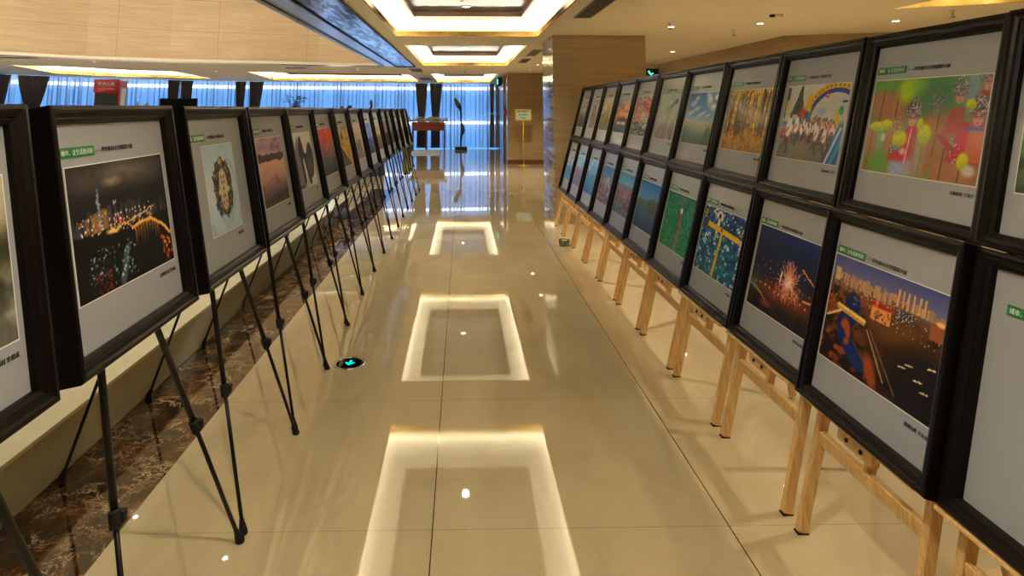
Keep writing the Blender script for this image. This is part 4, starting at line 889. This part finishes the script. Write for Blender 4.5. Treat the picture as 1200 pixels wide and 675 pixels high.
def basis(side, a, org):
    c, s = math.cos(a), math.sin(a)
    if side > 0: x, y, z = Vector((0, -1, 0)), Vector((c, 0, -s)), Vector((s, 0, c))
    else: x, y, z = Vector((0, 1, 0)), Vector((-c, 0, -s)), Vector((-s, 0, c))
    R = Matrix((x, y, z)).transposed().to_4x4(); return Matrix.Translation(org) @ R
AR = math.atan(.27); WR, HR = .708, .726
RX, RZ = 1.408, .478
def rpos(u, t, off=0.):    # along tilted plane
    return Vector((RX + math.sin(AR)*t - math.cos(AR)*off, u, RZ + math.cos(AR)*t + math.sin(AR)*off))
rows_bottom = [('r1', 'lower framed photograph nearest the camera, mostly cut off by the right edge', '城市新貌 王建国'),
 ('dusk', 'framed photograph of a dusk city with a blue river and orange banks', '南湖远眺 于永涛'),
 ('fire', 'framed photograph of orange fireworks over a dark blue city', '夜空礼花 陈立明'),
 ('pool', 'framed photograph of a yellow T shape and football in blue water', '水上狂欢 王岩'),
 ('green', 'framed photograph of a pink path through a green field', '绿野 李青'),
 ('bluelake', 'framed photograph of a calm blue lake with a wooded bank', '湖光 赵明'),
 ('redcity', 'framed photograph of reddish roofs beside turquoise water', '山城 刘洋'),
 ('towers', 'framed photograph of white towers above a brown city', '高楼 周平'),
 ('r9', 'framed photograph all in pale blue, third from the far end of the lower row', None),
 ('r10', 'framed photograph of bluish pink skyline, second from the far end of the lower row', None),
 ('r11', 'framed photograph at the far lower end, against the marble pillar', None)]
rows_top = [('t1', 'upper framed photograph cut off by the right edge of the picture', '晨光 孙伟'),
 ('opera', 'framed photograph of opera performers in red with silver headdresses', '寻趣蕾花 丁美宁'),
 ('run', 'framed photograph of runners in white under a blue and yellow arch', '城市奔跑 丁美宁'),
 ('autumn', 'framed photograph of a golden autumn forest', '秋色 李阳'),
 ('sky', 'framed photograph of white clouds in a blue sky over a lake', '云海 张林'),
 ('teal', 'framed photograph of a pale teal misty slope with a bird', '飞渡 何平'),
 ('lantern', 'framed photograph of red lanterns over a crowd', '灯会 吴强'),
 ('sunset', 'framed photograph of an orange sunset over dark water', None),
 ('t9', 'framed photograph with a yellow field, third from the far end of the upper row', None),
 ('t10', 'framed photograph with a small faded brown print, upper row', None),
 ('t11', 'framed photograph at the far upper end, seen almost edge-on', None)]
OFFB = [0, .030, 0, .002, .0, .0, .0, .004, .006, .012, .004]
OFFT = [.01, .0, .006, .0, .004, .0, .006, .0, .004, .002, 0]
yc = lambda k: 1.93 - .3575 + .715*k      # centre of column k on the right
for k, (key, lab, cap) in enumerate(rows_bottom):
    framed(lab, basis(1, AR, rpos(yc(k), 0, OFFB[k]+.01)), key, WR, HR, .172, cap)
for k, (key, lab, cap) in enumerate(rows_top):
    framed(lab, basis(1, AR, rpos(yc(k), HR+.0035, OFFT[k]+.012)), key, WR, HR, .172, cap)
AL = math.atan(.21); WL, HL_ = .712, .706
lefts = [('mist', 'framed photograph of misty dark hills, at the left edge of the picture', '广乡保山口村 李建成'),
 ('night', 'framed photograph of a city skyline at night with golden waterfront lights', '深圳夜生活 李小丽'),
 ('planet', 'framed photograph of a city curled into an oval little planet', '星球 小明'),
 ('lake', 'framed photograph of a pink and purple sunset over a lake', '湖上晚霞'),
 ('sil', 'framed photograph of a dark standing figure against white', '剪影 王平'),
 ('red', 'framed photograph of a red sky fading into slate blue', '暮色'),
 ('yellow', 'framed photograph of a yellow hillside with a dark diagonal', '秋山'),
 ('pale', 'framed photograph of small figures in pale haze', '远方'),
 ('l9', 'framed photograph in deep blue, ninth from the camera in the left row', None), ('l10', 'framed photograph in olive and brown, tenth from the camera in the left row', None),
 ('l11', 'very dark framed photograph, eleventh from the camera in the left row', None), ('l12', 'framed photograph in grey green, fourth from the far end of the left row', None),
 ('l13', 'framed photograph in pale violet, third from the far end of the left row', None), ('l14', 'framed photograph in white and red, second from the far end of the left row', None),
 ('l15', 'framed photograph at the far end of the left row, before the red table', None)]
LC = [1.262] + [2.06+.795*i for i in range(14)]
LO = [0, .0, -.004, .012, .03, .05, .055, .06, .055, .06, .055, .07, .06, .05, .03]       # each frame sits a little differently
def lpos(k):
    return Vector((-1.004 - LO[k]*.75, LC[k], .907))
def lmat(k):
    a = math.atan(.20 + LO[k]*.55); return basis(-1, a, lpos(k)), a
for k, (key, lab, cap) in enumerate(lefts):
    M, a = lmat(k)
    yaw = Matrix.Rotation(random.uniform(-.006, .006), 4, 'Z')
    framed(lab, M @ yaw, key, WL, HL_, .172, cap, random.uniform(-.004, .004))

# ------------------------------------------------------------------ wooden easels (right)
what_r = ['the photograph cut off at the lower right', 'the dusk city photograph', 'the fireworks photograph', 'the yellow T and football photograph', 'the green field photograph', 'the blue lake photograph',
          'the reddish roofs photograph', 'the white towers photograph', 'the pale blue photograph, third from the far end', 'the bluish pink photograph', 'the last photograph, beside the marble pillar']
def wooden_easel(label, M):
    r = empty('wooden_easel', M); tag(r, label, 'easel', 'pine easels under the right rows')
    Y = lambda z: .296 + .27*z     # centre line of the front legs, y away from the corridor (world X = y + 1.0)
    a = AR
    for s in (-1, 1):
        b = BM(); bar(b, (s*.300, Y(0), 0.004), (s*.268, Y(1.62), 1.62), .040, .030, up=(1, 0, 0)); bevel(b, .003); build('leg', b, M_pine, r)
    b = BM(); bar(b, (0, Y(1.5)+.03, 1.5), (0.0, .85, .012), .036, .026, up=(1, 0, 0)); bevel(b, .003); build('rear_leg', b, M_pine, r)
    b = BM(); bar(b, (-.276, Y(.345)-.001, .345), (.276, Y(.345)-.001, .345), .026, .052, up=(0, 0, 1)); bevel(b, .003); build('crossbar', b, M_pine, r)
    b = BM(); bar(b, (-.27, Y(1.56), 1.56), (.27, Y(1.56), 1.56), .026, .05, up=(0, 0, 1)); bevel(b, .003); build('top_bar', b, M_pine, r)
    b = BM(); bar(b, (0, Y(.345)+.0, .345), (0, Y(1.58)+.0, 1.58), .036, .022, up=(1, 0, 0)); bevel(b, .003); build('mast', b, M_pine, r)
    # shelf in tilted coordinates
    T = Matrix.Translation((0, RX-1.0, RZ)) @ Matrix.Rotation(-a, 4, 'X')
    b = BM(); bbox2(b, (-.315, -.078, -.015), (.315, -.001, -.003), T); bevel(b, .002); build('shelf', b, M_pine, r)
    b = BM(); bbox2(b, (-.10, -.052, -.064), (.10, -.022, -.0165), T); bevel(b, .006, 2); ab = build('adjuster_block', b, M_pine, r)
    for s in (-1, 1):
        b = BM(); lathe(b, [(.008, 0), (.008, .004), (.003, .007)], 10); 
        bmesh.ops.transform(b, matrix=T @ Matrix.Translation((s*.04, -.052, -.042)) @ Matrix.Rotation(PI/2, 4, 'X'), verts=b.verts[:]); build('bolt', b, M_black, ab)
    for s in (-1, 1):
        b = BM(); bar(b, (s*.3002, Y(0), 0.0), (s*.3002, Y(0), .005), .043, .033, up=(1, 0, 0)); build('foot_pad', b, M_rubber, r)
    return r
e0 = None
for k, w in enumerate(what_r):
    M = Matrix.Translation((1.0, yc(k)+.04, 0)) @ Matrix.Rotation(-PI/2, 4, 'Z')   # local x -> -Y, local y -> +X
    if e0 is None: e0 = wooden_easel('pine easel holding '+w, M)
    else: c = copy_tree(e0); c.matrix_basis = M; c['label'] = 'pine easel holding '+w

# ------------------------------------------------------------------ tripod easels (left)
what_l = ['the misty hills photograph at the left edge', 'the night skyline photograph', 'the little planet photograph', 'the purple lake photograph', 'the dark standing figure photograph', 'the red sky photograph', 'the yellow hillside photograph', 'the pale haze photograph',
          'the ninth photograph, a deep blue one', 'the tenth photograph, an olive brown one', 'the eleventh photograph, a very dark one', 'the grey green photograph', 'the pale violet photograph', 'the white and red photograph', 'the last photograph of the left row']
def tripod(label, M):
    """local x toward the corridor (world +X from -1.0), local y along the row"""
    r = empty('tripod_easel', M); tag(r, label, 'easel', 'black tripod easels under the left row')
    A = Vector((-.148, -.07, 1.47))
    def leg(foot, top, zc, name='leg'):
        foot, top = Vector(foot), Vector(top)
        at = lambda z: foot + (top-foot)*(z/top.z)
        b = BM(); tube(b, [at(.02), at(zc)], .0075, 10); tube(b, [at(zc), top], .0105, 10)
        lg = build(name, b, M_black, r, True)
        b = BM(); tube(b, [at(zc-.025), at(zc-.022), at(zc+.018), at(zc+.022)], [.012, .0165, .0165, .012], 12); p = at(zc)
        box(b, (p.x+.014, p.y+.012, p.z), (.016, .02, .03)); build('clamp', b, M_rubber, lg, False)
        b = BM(); tube(b, [at(.0)+Vector((0, 0, .0)), at(.012), at(.04), at(.05)], [.0165, .0165, .010, .009], 12); build('rubber_foot', b, M_rubber, lg, False)
        return at
    la = leg((.170, -.192, 0), A+Vector((.0, -.02, 0)), .50)
    lb = leg((.176, .560, 0), A+Vector((.0, .02, 0)), .50)
    leg((-.742, .18, 0), A+Vector((-.03, 0, 0)), .68, 'rear_leg')
    b = BM(); tube(b, [A+Vector((-.015, 0, -.05)), A+Vector((-.015, 0, .02))], .022, 14); build('head', b, M_rubber, r)
    for at in (la, lb):
        p = at(.893)
        b = BM(); tube(b, [p+Vector((-.006, 0, -.006)), p+Vector((.03, 0, .003)), p+Vector((.040, 0, .006))], .0055, 8); build('support_peg', b, M_black, r, True)
    return r
t0 = None
for k, w in enumerate(what_l):
    M = Matrix.Translation((-1.0-LO[k]*.75, LC[k], 0))
    if t0 is None: t0 = tripod('black tripod easel holding '+w, M)
    else: c = copy_tree(t0); c.matrix_basis = M; c['label'] = 'black tripod easel holding '+w

# ------------------------------------------------------------------ floor things
def exit_disc(x, y, label, ang):
    r = empty('floor_exit_light', Matrix.Translation((x, y, 0))); tag(r, label, 'floor exit light', 'round floor exit lights')
    b = BM(); lathe(b, [(.084, 0.0006), (.084, .004), (.092, .0055), (.101, .004), (.104, .0006)], 40); build('chrome_ring', b, M_chrome, r, True)
    b = BM(); lathe(b, [(0, .0008), (.085, .0008), (.085, .0035), (0, .004)], 40); build('dark_glass', b, M_glassblk, r)
    b = BM(); P = [(-.009, .045), (.009, .045), (.009, -.008), (.030, .012), (.038, .002), (0, -.042), (-.038, .002), (-.030, .012), (-.009, -.008)]
    f = b.faces.new([b.verts.new((px_, py_, .0046)) for px_, py_ in P]); ex = bmesh.ops.extrude_face_region(b, geom=[f]); bmesh.ops.translate(b, vec=(0, 0, .0008), verts=[v for v in ex['geom'] if isinstance(v, bmesh.types.BMVert)])
    build('arrow', b, M_cyan, r, M=Matrix.Rotation(ang, 4, 'Z') @ Matrix.Diagonal((.8, .85, 1, 1)))
exit_disc(-.709, 4.292, 'round floor light with a glowing cyan arrow, beside the tripod feet', -.1)
exit_disc(-.719, 14.03, 'small far round floor light past the end of the left row', -.1)
r = empty('glass_ashtray', Matrix.Translation((1.205, 7.75, 0))); tag(r, 'small round clear glass bowl on the floor by the wooden easels', 'glass bowl')
b = BM(); lathe(b, [(.045, 0.0), (.06, .004), (.068, .07), (.064, .072), (.056, .012), (0, .012)], 28); build('bowl', b, M_glass, r, True)
b = BM(); lathe(b, [(.0, .0125), (.054, .0125), (.058, .03), (.0, .03)], 28); build('sand', b, M_curb, r)

# ------------------------------------------------------------------ far end
r = empty('display_table', Matrix.Translation((-1.33, 25.45, 0))); tag(r, 'red lacquered console table before the dark drapes', 'table')
b = BM(); bbox2(b, (-.68, -.27, 1.02), (.68, .27, 1.06)); bevel(b, .008); build('tabletop', b, M_redwood, r)
b = BM(); bbox2(b, (-.64, -.23, .76), (.64, .23, 1.018)); bevel(b, .004); ap = build('apron', b, M_redwood, r)
for x in (-.32, .32):
    b = BM(); bbox2(b, (x-.29, -.242, .80), (x+.29, -.231, .98)); bevel(b, .004); dr = build('drawer', b, M_redwood, r)
    b = BM(); tube(b, [(x-.04, -.243, .89), (x-.04, -.262, .89), (x+.04, -.262, .89), (x+.04, -.243, .89)], .006, 6); build('handle', b, M_gold, dr)
for x in (-.62, -.08, .62):
    for y in (-.21, .21):
        b = BM(); bar(b, (x, y, 0), (x, y, .765), .05, .05); bevel(b, .004); build('leg', b, M_redwood, r)
def root_art(name, label, M, seed, Lx, Hz, mats, n=16, grp=None):
    rnd = random.Random(seed); r = empty(name, M); tag(r, label, 'root ornament', grp)
    b = BM()
    for i in range(n):
        x = (rnd.random()-.5)*Lx; p = Vector((x, (rnd.random()-.5)*.15, .03+.03*rnd.random())); pts = [p.copy()]; d = Vector((rnd.choice((-1, 1))*rnd.uniform(.4, 1), rnd.uniform(-.3, .3), rnd.uniform(.1, .9)))
        for q in range(6):
            d += Vector((rnd.uniform(-.5, .5), rnd.uniform(-.3, .3), rnd.uniform(-.5, .35))); p = p + d.normalized()*Lx*.09
            p.z = min(max(p.z + Hz*.07, .035), Hz); p.x = max(-Lx/2, min(Lx/2, p.x)); pts.append(p.copy())
        h0 = rnd.uniform(.45, 1.)*Hz
        for q, pp in enumerate(pts): pp.z = .035 + max(0, h0-.04)*math.sin(PI*min(1, q/5.6+.04))*rnd.uniform(.85, 1.)
        R0 = rnd.uniform(.02, .045); tube(b, pts, [R0*(1-.13*q) for q in range(7)], 8)
    build('root', b, mats[0], r, True)
    b = BM(); bbox2(b, (-Lx*.42, -.1, 0), (Lx*.42, .1, .03)); bevel(b, .006); build('base', b, mats[1], r)
    return r
root_art('root_sculpture', 'long pale twisted driftwood root lying on the red table', Matrix.Translation((-1.35, 25.4, 1.06)), 3, 1.5, .25, (M_root, M_droot), 22)
# tall twisted black sculpture
r = empty('abstract_sculpture', Matrix.Translation((-.05, 25.5, 0))); tag(r, 'tall thin twisted black sculpture standing in front of the curtain', 'sculpture')
b = BM(); pts = [(0, 0, .12), (.01, 0, .35), (.03, 0, .55), (.09, 0, .75), (.05, 0, .95), (-.02, 0, 1.08), (0, 0, 1.2), (.01, 0, 1.33), (-.03, 0, 1.45), (-.02, 0, 1.6), (-.12, 0, 1.75), (-.2, 0, 1.9), (-.26, 0, 2.03)]
tube(b, pts, [.03, .035, .05, .09, .075, .035, .03, .045, .035, .055, .11, .09, .03], 10)
for v in b.verts: v.co.x += .02*math.sin(v.co.z*31); v.co.y = v.co.y*.6+.02*math.sin(v.co.z*23)
build('twisted_form', b, M_bronze, r, True)
b = BM(); bbox2(b, (-.24, -.14, 0), (.24, .14, .12)); bevel(b, .006); build('plinth', b, M_black, r)
b = BM(); bbox2(b, (-1.9, 22.4, 0.001), (-.78, 25.0, .02)); tag(build('rug', b, M_rug), 'pale blue patterned rug on the floor before the red table', 'rug')
r = empty('garden_stool', Matrix.Translation((-1.86, 21.8, 0))); tag(r, 'olive green ceramic drum stool behind the end of the left row', 'stool')
b = BM(); lathe(b, [(.11, 0), (.13, .02), (.155, .2), (.155, .38), (.13, .54), (.11, .56), (0, .565)], 28); build('drum', b, M_olive, r, True)
b = BM(); lathe(b, [(.08, .566), (.108, .566), (.104, .59), (0, .592)], 28); build('seat', b, M_olive, r, True)
# sign stand
r = empty('sign_stand', Matrix.Translation((1.75, 18.45, 0))); tag(r, 'golden pole sign stand with a pale green notice before the marble column', 'sign')
b = BM(); lathe(b, [(.15, 0), (.16, .012), (.03, .03), (.02, .035)], 28); build('base', b, M_yframe, r, True)
b = BM(); tube(b, [(0, 0, .03), (0, 0, 1.28)], .017, 14); build('pole', b, M_yframe, r, True)
me = plate([(-.24, -.165), (.24, -.165), (.24, .165), (-.24, .165)], [[(-.205, -.13), (.205, -.13), (.205, .13), (-.205, .13)]], 0, .024)
me.transform(Matrix.Translation((0, 0, 1.435)) @ Matrix.Rotation(PI/2, 4, 'X')); me.materials.append(M_yframe); link('sign_frame', me, r)
b = BM(); bbox2(b, (-.21, -.004, 1.30), (.21, .004, 1.57)); fc = build('sign_face', b, M_signface, r)
for s_, z, wd, m_ in (('摄影作品展览区域', 1.53, .36, M_ink), ('请勿　触摸作品', 1.435, .26, M_ink), ('谢谢合作', 1.345, .13, M_blue)):
    me = fit_width(text_mesh(s_, .05, bold=.001), wd); me.materials.append(m_); link('lettering', me, fc, Matrix.Translation((-wd/2, -.006, z)))
# exit signs
r = empty('exit_sign', Matrix.Translation((4.42, 14.9, 2.30))); tag(r, 'dark hanging exit sign with a glowing green figure, right of the pillar', 'exit sign')
b = BM(); bbox2(b, (-.19, -.03, 0), (.19, .03, .24)); bevel(b, .006); build('housing', b, M_ventd, r)
b = BM()
tube(b, [(-.03, -.034, .14), (.01, -.034, .10), (.0, -.034, .05)], .018, 8); tube(b, [(-.03, -.034, .14), (-.05, -.034, .19)], .02, 8); tube(b, [(.01, -.034, .12), (.06, -.034, .13)], .012, 8); tube(b, [(.0, -.034, .09), (.05, -.034, .07)], .012, 8)
build('running_figure', b, M_exitg, r)
b = BM(); tube(b, [(-.1, 0, .24), (-.1, 0, .36)], .006, 8); tube(b, [(.1, 0, .24), (.1, 0, .36)], .006, 8); build('hanger', b, M_vent, r)
r = empty('exit_sign', Matrix.Translation((1.2, 21.4, 2.36))); tag(r, 'small exit sign above the dark doorway in the column side wall', 'exit sign')
b = BM(); bbox2(b, (-.02, -.3, 0), (.1, .3, .28)); bevel(b, .005); build('housing', b, M_ventd, r)
b = BM(); bbox2(b, (-.026, -.25, .05), (-.021, .25, .23)); build('lit_panel', b, M_exitg, r)
r = empty('fire_alarm', Matrix.Translation((1.30, 19.75, 1.50))); tag(r, 'small red fire alarm box on the corner left of the sign stand', 'fire alarm')
b = BM(); bbox2(b, (-.02, -.07, -.08), (.018, .07, .08)); bevel(b, .005); build('box', b, M_red, r)
b = BM(); lathe(b, [(.0, 0), (.03, 0), (.03, .012), (0, .016)], 16); bmesh.ops.transform(b, matrix=Matrix.Translation((-.02, 0, 0)) @ Matrix.Rotation(-PI/2, 4, 'Y'), verts=b.verts[:]); build('button', b, M_white, r)

# red drinks cabinet
r = empty('drinks_cabinet', Matrix.Translation((-11.1, 20.2, 0)) @ Matrix.Rotation(.12, 4, 'Z')); tag(r, 'tall red drinks display cabinet with a lettered header, far left', 'drinks cabinet')
b = BM(); bbox2(b, (-.36, -.0, 0), (.36, .62, 2.5)); bevel(b, .01); build('body', b, M_redpaint, r)
b = BM(); bbox2(b, (-.38, -.05, 2.12), (.38, .0, 2.52)); bevel(b, .008); hd = build('header', b, M_redpaint, r)
me = fit_width(text_mesh('农夫山泉', .18, bold=.004, ext=.002), .5); me.materials.append(M_white); link('lettering', me, hd, Matrix.Translation((-.26, -.054, 2.37)))
me = fit_width(text_mesh('NONGFU SPRING', .07, bold=.001, ext=.002), .48); me.materials.append(M_white); link('lettering', me, hd, Matrix.Translation((-.25, -.054, 2.22)))
b = BM(); bbox2(b, (-.31, -.03, .25), (.31, -.001, 2.06)); bevel(b, .004); dr = build('door', b, M_smoke, r)
b = BM(); tube(b, [(.27, -.035, 1.0), (.27, -.06, 1.02), (.27, -.06, 1.4), (.27, -.035, 1.42)], .01, 8); build('handle', b, M_chrome, dr)
b = BM(); bbox2(b, (.361, .12, .3), (.368, .5, 2.25)); bevel(b, .002); build('side_decal', b, M_white, r)
# television on stand
r = empty('television', Matrix.Translation((-6.14, 14.0, 0))); tag(r, 'black flat television screen seen over the night skyline frame', 'television')
b = BM(); bbox2(b, (-.40, -.03, 1.36), (.40, .03, 1.83)); bevel(b, .008); build('screen', b, M_glassblk, r)
b = BM(); bbox2(b, (-.40, -.035, 1.35), (.40, -.0305, 1.375)); build('bezel', b, M_black, r)
b = BM(); tube(b, [(0, .05, .03), (0, .05, 1.6)], .03, 12); build('pole', b, M_black, r)
b = BM(); bbox2(b, (-.3, -.2, 0), (.3, .25, .03)); bevel(b, .006); build('base', b, M_black, r)
# display tables with root ornaments
def display_plinth(x, y, w, label):
    r = empty('display_counter', Matrix.Translation((x, y, 0))); tag(r, label, 'display counter', 'cloth-covered display counters')
    b = BM(); bbox2(b, (-w/2, -.3, 0), (w/2, .3, 1.30)); bevel(b, .01); build('cloth', b, M_cloth, r)
    b = BM(); bbox2(b, (-w/2-.03, -.33, 1.30), (w/2+.03, .33, 1.335)); bevel(b, .005); build('top', b, M_cab, r)
display_plinth(-8.35, 16.3, 1.9, 'dark cloth display counter far left before the red cabinet')
display_plinth(-6.2, 16.0, 1.3, 'dark cloth display counter behind the television')
display_plinth(-4.4, 16.0, 1.7, 'dark cloth display counter behind the silhouette photograph')
display_plinth(-2.5, 16.0, 1.1, 'dark cloth display counter near the end of the left row')
G = 'root ornaments on the far counters'
for x, y, lx, hz, m_, sd, lab in ((-8.85, 16.3, .55, .46, M_droot, 5, 'dark root ornament seen directly in front of the red cabinet'), (-7.9, 16.3, .6, .52, M_root, 6, 'grey root ornament just right of the red cabinet'),
    (-6.5, 16.0, .5, .36, M_droot, 8, 'dark root ornament right of the television screen'), (-5.85, 16.0, .4, .42, M_root, 9, 'grey root ornament above the little planet frame'),
    (-4.95, 16.0, .5, .40, M_droot, 10, 'dark root ornament above the purple lake frame'), (-3.75, 16.0, .4, .38, M_root, 12, 'small pale root ornament right of the potted plant'), (-2.85, 16.0, .35, .38, M_droot, 13, 'small dark root ornament left of the thin standing figure')):
    root_art('root_ornament', lab, Matrix.Translation((x, y, 1.335)), sd, lx, hz, (m_, M_droot), 12, G)
# potted plant
r = empty('potted_plant', Matrix.Translation((-4.2, 16.05, 1.335))); tag(r, 'small green leafy potted plant on the far counter', 'potted plant')
b = BM(); lathe(b, [(.07, 0), (.1, .04), (.11, .14), (.09, .15), (.08, .12)], 20); build('pot', b, M_pot, r, True)
b = BM(); rnd = random.Random(4); stems = []
for i in range(9):
    a = rnd.uniform(0, 2*PI); q = rnd.uniform(.08, .26); top = Vector((q*math.cos(a), q*math.sin(a)*.6, rnd.uniform(.25, .62))); tube(b, [(0, 0, .1), (top.x*.3, top.y*.3, top.z*.6), top], .006, 6); stems.append(top)
build('stem', b, M_droot, r)
b = BM()
for top in stems:
    for k in range(9):
        a = rnd.uniform(0, 2*PI); u = Vector((math.cos(a), math.sin(a), rnd.uniform(-.3, .5))).normalized(); p = top + Vector((rnd.uniform(-.04, .04), rnd.uniform(-.04, .04), rnd.uniform(-.12, .04)))
        s_ = u.cross(Vector((0, 0, 1))).normalized()*.045; l = .16
        b.faces.new([b.verts.new(p), b.verts.new(p+u*l*.5+s_), b.verts.new(p+u*l-Vector((0, 0, .02))), b.verts.new(p+u*l*.5-s_)])
build('foliage', b, M_leafg, r)
r = empty('standing_figurine', Matrix.Translation((-2.28, 16.0, 1.335))); tag(r, 'thin upright dark figurine near the far end of the left row', 'figurine')
b = BM(); tube(b, [(0, 0, .03), (.01, 0, .12), (-.02, 0, .24), (.02, 0, .33), (0, 0, .43), (.01, 0, .5)], [.05, .035, .045, .03, .04, .008], 10); build('body', b, M_bronze, r, True)
b = BM(); lathe(b, [(.08, 0), (.08, .03), (0, .032)], 20); build('base', b, M_black, r)

# ------------------------------------------------------------------ added atrium fill lamps, world, camera
la = bpy.data.lights.new('atrium_wall_fill', 'AREA'); la.shape = 'RECTANGLE'; la.size = 7; la.size_y = 4; la.energy = 340; la.color = (1, .90, .76); la.spread = 2.4  # added lamp aimed at the atrium wall; the roof above has no opening
o = bpy.data.objects.new('atrium_wall_fill', la)
lb_ = bpy.data.lights.new('ledge_fill', 'AREA'); lb_.shape = 'RECTANGLE'; lb_.size = .5; lb_.size_y = 8.5; lb_.energy = 120; lb_.color = (1, .93, .78)  # added lamp that brightens the marble ledge, no fixture there
ob_ = bpy.data.objects.new('ledge_fill', lb_); COL.objects.link(ob_); ob_.location = (-2.75, 7.2, 5.15); ob_['kind'] = 'structure'
o = o; COL.objects.link(o); o.location = (-6.2, 8.5, 5.1); o.rotation_euler = (.85, 0, .15); o['kind'] = 'structure'
w = bpy.data.worlds.new('World'); SC.world = w; w.use_nodes = True
bg = w.node_tree.nodes['Background']; bg.inputs[0].default_value = (1, .95, .88, 1); bg.inputs[1].default_value = .9

cam = bpy.data.cameras.new('Camera'); co = bpy.data.objects.new('Camera', cam); COL.objects.link(co)
f, th, pxx, pyy, yaw = 745.5, .1301, 557.53, 30.18, .0208
cam.sensor_width = 36; cam.lens = f/1200*36; cam.shift_x = (600-pxx)/1200; cam.shift_y = -(337.5-pyy)/1200; cam.clip_end = 200
fw = Vector((math.sin(yaw)*math.cos(th), math.cos(yaw)*math.cos(th), math.sin(th))); rt = Vector((math.cos(yaw), -math.sin(yaw), 0)); up = rt.cross(fw)
co.matrix_world = Matrix.Translation((0, 0, 1.6)) @ Matrix((rt, up, -fw)).transposed().to_4x4()
SC.camera = co
vs = SC.view_settings; SC.display_settings.display_device = 'sRGB'; vs.view_transform = 'Standard'; vs.look = 'None'; vs.gamma = 1; vs.exposure = .55; vs.use_curve_mapping = False
cy = SC.cycles; cy.use_denoising = True; cy.max_bounces = 8; cy.diffuse_bounces = 4; cy.glossy_bounces = 5; cy.transparent_max_bounces = 16; cy.caustics_reflective = False; cy.caustics_refractive = False; cy.sample_clamp_indirect = 6.
